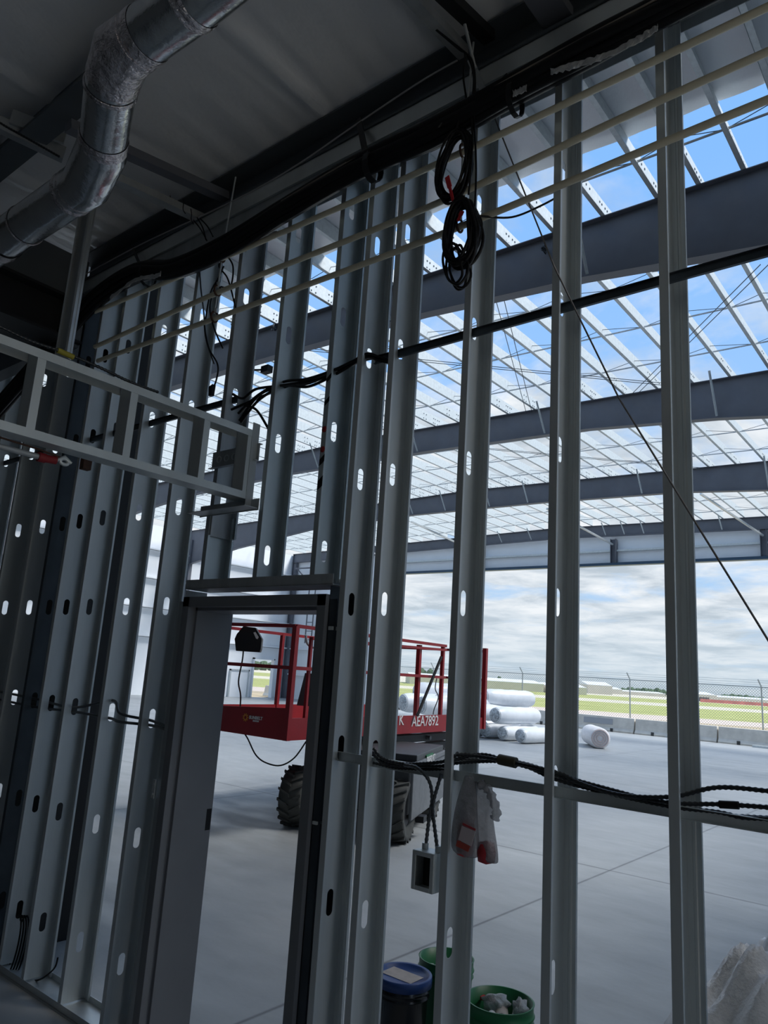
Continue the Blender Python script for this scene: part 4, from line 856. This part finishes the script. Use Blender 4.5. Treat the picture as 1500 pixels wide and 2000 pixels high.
o = text('RENTALS', .022, on_end(499.5, 1408.5, -.024), -v_, (0, 0, 1), whitemark, L, 'rental_lettering'); o['label'] = 'small white lettering RENTALS'
c_ = on_end(479.5, 1401, -.024); m = MB()
for k in range(9):
    t = 2 * math.pi * k / 9; dr = (-v_) * math.cos(t) + Vector((0, 0, 1)) * math.sin(t); m.bar(c_ + dr * .026, c_ + dr * .044, .012, .004, tuple(u))
m.tube([c_ + ((-v_) * math.cos(t) + Vector((0, 0, 1)) * math.sin(t)) * .025 for t in [2 * math.pi * k / 18 for k in range(18)]], .006, 6, True); o = m.build('sun_emblem', orange, L); o['label'] = 'orange sun emblem'
o = text('SJ6832 RT', .12, K3(kw + .052, .95, .83), ku, (0, 0, 1), whitemark, L, 'model_lettering')
# things lying on the deck
pA = on_side(862, 1282, .25); pB = on_side(812, 1400, .35); tag(MB().tube([dep(862, 1283, 10.9), dep(815, 1398, 10.3)], .022, 10).build('black_tube', blackst), 'black tube leaning in the basket of the red lift', 'tube')
tag(MB().tube(spline([dep(a, b, 10.9) for a, b in ((853, 1325), (850, 1345), (856, 1362), (848, 1385), (846, 1395))], 6), .008, 7).build('basket_cord', greycable), 'thin grey cord hanging in the basket of the red lift', 'cord')
m = MB(); c_ = P3(aC * .72, .45, zb0 + .06); m.lathe([(.24, 0), (.22, .12), (.15, .24), (.06, .30), (0, .31)], tuple(c_), 20); tag(m.build('white_sack', rollw), 'white rounded sack on the deck of the red lift', 'sack')
m = MB(); c_ = P3(aC * .4, .4, zb0 + .06); m.lathe([(.3, 0), (.26, .14), (.1, .25), (0, .26)], tuple(c_), 12); tag(m.build('pink_rag', mat('pinkish_cloth', (.5, .32, .3), .9, 0, .2, 9)), 'pinkish rag heap on the deck of the red lift', 'rag')
# ------------------------------------------------------------------ insulation rolls
def roll(px, r, length, ang, lab, z=None, d_=None, first=[]):
    x_, y_ = px
    c = dep(x_, y_, d_); c.z = r * .99 if c.z < 1.9 * r else c.z; e = empty('insulation_roll', c); tag(e, lab, 'insulation roll', 'white wrapped insulation rolls on the slab')
    dr = Vector((math.sin(ang), math.cos(ang), 0)); n = 14; rnd = random.Random(int(x_ * 7)); pts = [c + dr * (length * i / n) for i in range(n + 1)]
    rr = [r * (.80 if i in (0, n) else (.95 if i in (1, n - 1) else 1 + .02 * math.sin(i * 1.7))) for i in range(n + 1)]
    MB().tube(pts, rr, 28).build('wrap', rollw, e)
    m = MB(); ps = [c - dr * .05, c - dr * .02, c + dr * .03]; m.tube(ps, [r * .25, r * .7, r * .86], 28); o = m.build('end_gather', rollend, e); o['label'] = 'crumpled grey plastic end'
RL = [((1016, 1427), .235, 1.9, .10, 'white insulation roll in front, with a gathered grey end by the stud', 22.3),
      ((981, 1423), .235, 1.9, .10, 'white insulation roll lying just left of the front one, bottom row', 22.9),
      ((948, 1419), .235, 1.9, .10, 'white insulation roll of the bottom row hidden partly by the red lift', 23.5),
      ((966, 1397), .27, 2.1, .16, 'white insulation roll on top of the bottom row with a large gathered end', 22.9),
      ((932, 1391), .26, 2.0, .16, 'white insulation roll of the second row behind the red lift post', 23.4),
      ((945, 1361), .27, 1.9, .45, 'topmost white insulation roll right of the red lift', 24.0),
      ((900, 1415), .25, 1.9, .3, 'white insulation roll of the bottom row behind the red lift', 24.3),
      ((855, 1371), .30, 2.0, .30, 'white insulation roll seen through the lift railing, right one', 23.0),
      ((822, 1377), .30, 2.0, .30, 'white insulation roll seen through the lift railing, middle one', 22.5),
      ((786, 1372), .30, 2.0, .30, 'white insulation roll seen through the lift railing, left one', 22.8),
      ((812, 1351), .32, 2.0, .55, 'white insulation roll stacked above the others seen through the lift railing', 23.8),
      ((850, 1412), .30, 2.0, .30, 'white insulation roll at the bottom behind the lift, right one', 23.0), ((800, 1410), .30, 2.0, .30, 'white insulation roll at the bottom behind the lift, left one', 22.8)]
for px, r, ln, an, lab, d_ in RL: roll(px, r, ln, an, lab, d_=d_)
c0 = at(1172, 1442, 2, .31); e = empty('insulation_roll', c0); tag(e, 'single white insulation roll with an open spiral end, apart from the pile', 'insulation roll', 'white wrapped insulation rolls on the slab')
dr = Vector((-.55, .83, 0)).normalized(); MB().tube([c0 + dr * t for t in (0, .05, .5, 1.0, 1.6, 1.7)], [.27, .31, .315, .31, .31, .26], 28).build('wrap', mat('fuzzy_white_roll', (.82, .80, .80), .8, 0, .1, 12, .6, 14), e)
m = MB(); b1 = Vector((0, 0, 1)); b2 = dr.cross(b1)
for rr in (.24, .17, .10): m.tube([c0 - dr * .01 + (b1 * math.cos(t) + b2 * math.sin(t)) * rr for t in [2 * math.pi * k / 24 for k in range(24)]], .018, 6, True)
o = m.build('spiral_end', mat('pinkish_roll_end', (.62, .52, .50), .9), e); o['label'] = 'pinkish spiral end'
a = at(1040, 1443, 2, .03); b = at(1052, 1445, 2, .03); tag(MB().bar(a, b + (b - a) * .3, .1, .05).build('wood_scrap', woodm), 'small brown wood scrap by the front insulation roll', 'wood')
# ------------------------------------------------------------------ buckets
def bucket(c, r, h, mm, lab, ribs=True):
    e = empty('bucket', (c[0], c[1], 0)); tag(e, lab, 'bucket', 'plastic buckets behind the stud wall')
    pr_ = [(0, .002), (r * .86, .002), (r * .88, .01), (r * .97, h * .78), (r * 1.02, h * .79), (r * .985, h * .80), (r * .99, h * .86), (r * 1.04, h * .87), (r * 1.0, h * .88), (r, h * .985), (r * 1.03, h), (r * .965, h), (r * .94, h * .6), (r * .85, .02), (0, .02)]
    MB().lathe(pr_, (c[0], c[1], 0), 48).build('pail', mm, e); return e
c = at(788, 1904, 2, .36); e = bucket(c, .132, .35, blackpl, 'glossy black bucket closed with a blue lid')
MB().lathe([(0, .358), (.123, .358), (.126, .368), (.143, .37), (.146, .365), (.146, .325), (.137, .325)], (c.x, c.y, 0), 48).build('lid', bluepl, e)
quad2 = MB(); quad2.box((c.x - .10, c.y - .06, .3585), (c.x + .09, c.y + .05, .360)); o = quad2.build('lid_label', paper, e); o['label'] = 'stained paper labels on the lid'
c = at(872, 1869, 2, .38); e = bucket(c, .145, .38, green, 'green bucket of metal scraps behind the black one')
rnd = random.Random(5)
scr = []
for k in range(60):
    a = rnd.uniform(0, 6.28); r_ = .12 * math.sqrt(rnd.random()); p = Vector((c.x + r_ * math.cos(a), c.y + r_ * math.sin(a), .30 + rnd.uniform(0, .035))); q = p + Vector([rnd.uniform(-.03, .03), rnd.uniform(-.03, .03), rnd.uniform(-.01, .015)]); scr.append((p, q))
m = MB()
for p, q in scr: m.bar(p, q, .009, .005)
m.lathe([(0, .30), (.135, .295)], (c.x, c.y, 0), 24)
tag(m.build('metal_scraps', purl), 'heap of small metal scraps in the rear green bucket', 'scraps', None, 'stuff')
c = at(976, 1952, 2, .38); e = bucket(c, .158, .38, green, 'green bucket full of plastic rubbish, right of the black one')
m = MB(); m.lathe([(0, .27), (.14, .265)], (c.x, c.y, 0), 24); tag(m.build('dark_rubbish', darkbody), 'dark rubbish filling the right green bucket', 'rubbish', None, 'stuff')
def crumple(cx_, cy_, cz, rx, ry, rz, seed, mm, name, lab, cat, group=None, amp=.22):
    rnd = random.Random(seed); bm = bmesh.new(); bmesh.ops.create_icosphere(bm, subdivisions=3, radius=1)
    for v in bm.verts:
        f = 1 + rnd.uniform(-amp, amp) * .5 + amp * math.sin(v.co.x * 5 + seed) * math.cos(v.co.y * 4 + v.co.z * 6 + seed); v.co = Vector((cx_ + v.co.x * rx * f, cy_ + v.co.y * ry * f, cz + v.co.z * rz * f))
    me = bpy.data.meshes.new(name); bm.to_mesh(me); bm.free(); me.materials.append(mm)
    for p in me.polygons: p.use_smooth = True
    o = bpy.data.objects.new(name, me); COL.objects.link(o); return tag(o, lab, cat, group)
clearpl = mat('thin_clear_plastic', (.50, .54, .56), .22, 0, .2, 25, .8, 30, alpha=.75)
crumple(c.x - .03, c.y + .02, .345, .065, .05, .045, 3, clearpl, 'crumpled_film', 'crumpled clear film on top of the right green bucket', 'plastic film')
crumple(c.x + .11, c.y - .0, .36, .035, .05, .06, 8, clearpl, 'crumpled_film', 'clear film hanging over the rim of the right green bucket', 'plastic film')
m = MB(); m.tube([(c.x + .04, c.y - .05, .32), (c.x + .0, c.y + .02, .33)], .03, 16); tag(m.build('tape_roll', paper), 'used tape roll inside the right green bucket', 'tape')
m = MB(); m.tube([(c.x + .0, c.y - .07, .325), (c.x - .01, c.y - .05, .33)], .018, 14); tag(m.build('tape_core', whitemark), 'small white tape core inside the right green bucket', 'tape')
m = MB(); m.box((c.x - .13, c.y + .04, .33), (c.x - .06, c.y + .07, .345)); tag(m.build('red_scrap', redtag), 'red scrap at the rear of the right green bucket', 'scrap')
# plastic sheeting heap
def heap(lab, cpx, z, rx, ry, rz, seed, mm):
    c = at(*cpx, 2, z); n = 40; rnd = random.Random(seed); vs = []
    ph = [rnd.uniform(0, 6) for _ in range(6)]
    for j in range(n + 1):
        for i in range(n + 1):
            X = -1 + 2 * i / n; Y = -1 + 2 * j / n; r_ = math.sqrt(X * X + Y * Y); h = max(0, 1 - r_ ** 2.2)
            h *= (1 + .25 * math.sin(X * 5 + Y * 3 + ph[0]) + .13 * math.sin(X * 13 - Y * 9 + ph[1]) + .08 * abs(math.sin(X * 19 + Y * 23 + ph[2])))
            vs.append((c.x + X * rx, c.y + Y * ry, .004 + max(0, h) * rz))
    m = MB(); m.add(vs, [(j * (n + 1) + i, j * (n + 1) + i + 1, (j + 1) * (n + 1) + i + 1, (j + 1) * (n + 1) + i) for j in range(n) for i in range(n)], True)
    return tag(m.build('plastic_sheeting', mm, solid=.002), lab, 'plastic sheet', 'plastic sheeting heaps')
heap('large heap of cloudy plastic sheeting behind the rightmost stud', (1475, 2000), .12, .46, .5, .36, 4, plastic)
heap('bluish white crumpled plastic sheet at the right edge behind the larger heap', (1545, 1950), .15, .38, .35, .36, 11, rollw)
# ------------------------------------------------------------------ outside: barriers, fence, airfield
def barrier_mb():
    m = MB(); L_ = 3.22; pr_ = [(-.29, 0), (.29, 0), (.29, .07), (.19, .18), (.11, .63), (-.11, .63), (-.19, .18), (-.29, .07)]; k = len(pr_)
    vs = [(0, y_, z_) for y_, z_ in pr_] + [(L_, y_, z_) for y_, z_ in pr_]
    m.add(vs, [tuple(range(k - 1, -1, -1)), tuple(range(k, 2 * k))] + [(i, (i + 1) % k, k + (i + 1) % k, k + i) for i in range(k)]); return m
bref = barrier_mb().build('concrete_barrier', concb, bevel=.01); n = 0
for k in range(-7, 5):
    X = -11.75 + 3.28 * k; o = bref if k == -7 else bref.copy()
    if k != -7: COL.objects.link(o)
    o.location = (X, 31.75 - .0 * k, -.02)
    i = 4 - k
    tag(o, {0: 'concrete traffic barrier directly right of the grey-patched one', -1: 'concrete traffic barrier carrying a grey painted patch', 1: 'concrete traffic barrier at the right edge of the photo'}.get(k, 'concrete traffic barrier, %s from the right end of the row' % ORD[i]), 'barrier', 'row of concrete barriers at the slab edge')
    for px_ in (.75, 2.3):
        q = MB().box((px_ - .06, -.295, .02), (px_ + .06, -.27, .16)).build('lift_slot', darkbody, o); q.matrix_parent_inverse = Matrix()
    if k == -1:
        q = MB().hexa([(1.0, -.185, .30), (2.3, -.185, .30), (2.3, -.15, .30), (1.0, -.15, .30), (1.0, -.145, .54), (2.3, -.145, .54), (2.3, -.11, .54), (1.0, -.11, .54)]).build('grey_patch', mat('grey_patch_paint', (.36, .38, .41), .8), o); q['label'] = 'grey painted patch'
for k, (x_, y_) in enumerate(((1300, 1438), (1470, 1457), (1190, 1425))):
    a = at(x_, y_, 2, .04); tag(MB().bar(a, a + Vector((1.3, -.05, 0)), .12, .08).build('timber_strip', purl), 'pale strip on the slab edge before the barriers, %s' % ['middle one', 'right one', 'left one'][k], 'timber', 'pale strips before the barriers')
def fence():
    e = empty('chain_link_fence', (-12, 33, 0)); tag(e, 'chain-link fence with barbed wire beyond the barriers', 'fence')
    for k in range(-5, 4):
        X = -12.5 + 5.33 * k; MB().tube([(X, 33, -.05), (X, 33, 2.24), (X - .08, 32.85, 2.52)], .03, 8).build('post', fencem, e)
    MB().bar((-42, 33, 2.22), (6, 33, 2.22), .03, .035).build('top_rail', fencem, e)
    m = MB(); m.add([(-42, 33.03, 0), (6, 33.03, 0), (6, 33.03, 2.2), (-42, 33.03, 2.2)], [(0, 1, 2, 3)]); m.build('wire_mesh', linkm, e)
    for k in range(3): MB().tube([(-42, 32.97 - .05 * k, 2.30 + .09 * k), (6, 32.97 - .05 * k, 2.30 + .09 * k)], .006, 5).build('barbed_wire', fencem, e)
fence()
# distant hangars and trees
def hut(x0, x1, yt, yb, d_, lab, deep=12, wall=None, door=False):
    a = dep(x0, (yt + yb) / 2, d_); b = dep(x1, (yt + yb) / 2, d_); zt_ = dep((x0 + x1) / 2, yt, d_).z; zb_ = -.08
    e = empty('far_hangar', a); tag(e, lab, 'building', 'distant airfield buildings'); dn = Vector((M[2][0], M[2][1], 0)).normalized() * deep; a = Vector((a.x, a.y, 0)); b = Vector((b.x, b.y, 0)); h = zt_
    wl = h * .72 + zb_ * .28 if h > 0 else h; up = lambda p, z: Vector((p.x, p.y, z))
    MB().hexa([up(a, zb_), up(b, zb_), up(b + dn, zb_), up(a + dn, zb_), up(a, wl), up(b, wl), up(b + dn, wl), up(a + dn, wl)]).build('wall', wall or hangw, e)
    mid = dn / 2; MB().add([up(a, wl), up(b, wl), up(b + mid, h), up(a + mid, h), up(a + dn, wl), up(b + dn, wl)], []) 
    m = MB(); m.add([up(a, wl), up(b, wl), up(b + mid, h), up(a + mid, h), up(b + dn, wl), up(a + dn, wl)], [(0, 1, 2, 3), (3, 2, 4, 5), (0, 3, 5), (1, 4, 2)]); m.build('roof', hangr, e, solid=.1)
    if door:
        p = a.lerp(b, .08); q = a.lerp(b, .6); bk = dn.normalized() * -.06; MB().hexa([up(p, zb_), up(q, zb_), up(q + bk, zb_), up(p + bk, zb_), up(p, wl * .6), up(q, wl * .6), up(q + bk, wl * .6), up(p + bk, wl * .6)]).build('opening', hangd, e)
hut(800, 1062, 1322, 1343, 150, 'long low beige hangar with a white roof behind the fence', 20)
hut(1066, 1146, 1336, 1349, 150, 'small beige shed beside the grey-sided hangar')
hut(1148, 1196, 1332, 1352, 185, 'grey-sided hangar with a white roof between two studs')
hut(1195, 1216, 1343, 1353, 215, 'tiny beige hut right of the grey-sided hangar')
hut(1362, 1400, 1352, 1366, 170, 'beige hangar with a dark opening right of the rightmost stud', door=True)
hut(1205, 1300, 1350, 1356, 222, 'low row of pale buildings under the distant trees')
hut(1400, 1520, 1362, 1369, 200, 'low pale building row at the right edge')
m = MB(); a = dep(1368, 1368, 160); b = dep(1500, 1379, 160); a.z = b.z = .25; tag(m.bar(a, b, .2, .7).build('red_barricade', redfence), 'long low red barricade line far across the airfield', 'barricade')
rnd = random.Random(21); tl = [(822, 1314, 9), (842, 1313, 7), (812, 1318, 6), (975, 1324, 4), (1205, 1348, 5), (1218, 1349, 6), (1232, 1348, 7), (1245, 1349, 6), (1258, 1350, 7), (1270, 1350, 6), (1284, 1350, 7), (1296, 1352, 6), (1404, 1364, 5), (1416, 1362, 7), (1430, 1362, 8), (1444, 1363, 7), (1458, 1364, 7), (1472, 1366, 7), (1486, 1367, 7), (1498, 1369, 6), (500, 1298, 7), (515, 1298, 8), (530, 1299, 7), (755, 1306, 7), (770, 1308, 7)]
for k, (x_, y_, r_) in enumerate(tl):
    c = dep(x_, y_, 240 + (k % 4) * 7); rr = r_ * 240 / F; bm = bmesh.new(); bmesh.ops.create_icosphere(bm, subdivisions=3, radius=1)
    for v in bm.verts: v.co *= 1 + rnd.uniform(-.16, .16)
    me = bpy.data.meshes.new('tree'); 
    for v in bm.verts: v.co = Vector((v.co.x * rr * 1.35, v.co.y * rr * 1.35, (v.co.z + 1) * .5 * max(1.2 * rr, c.z + rr) - .15))
    bm.to_mesh(me); bm.free(); me.materials.append(foliage); o = bpy.data.objects.new('distant_tree', me); o.location = (c.x, c.y, 0); COL.objects.link(o)
    where = 'through the lift railing' if x_ < 860 and x_ > 700 else 'seen through the side doorway' if x_ < 600 else 'above the beige hangar' if x_ < 1000 else 'between the two rightmost studs' if x_ < 1310 else 'right of the rightmost stud'
    idx = sum(1 for q in tl[:k] if ((q[0] < 860 and q[0] > 700) == (860 > x_ > 700)) and ((q[0] < 600) == (x_ < 600)) and ((1000 < q[0] < 1310) == (1000 < x_ < 1310)) and ((q[0] > 1310) == (x_ > 1310)))
    tag(o, 'distant rounded tree %s, %s of its row from the left' % (where, ORD[idx]), 'tree', 'distant trees on the horizon')
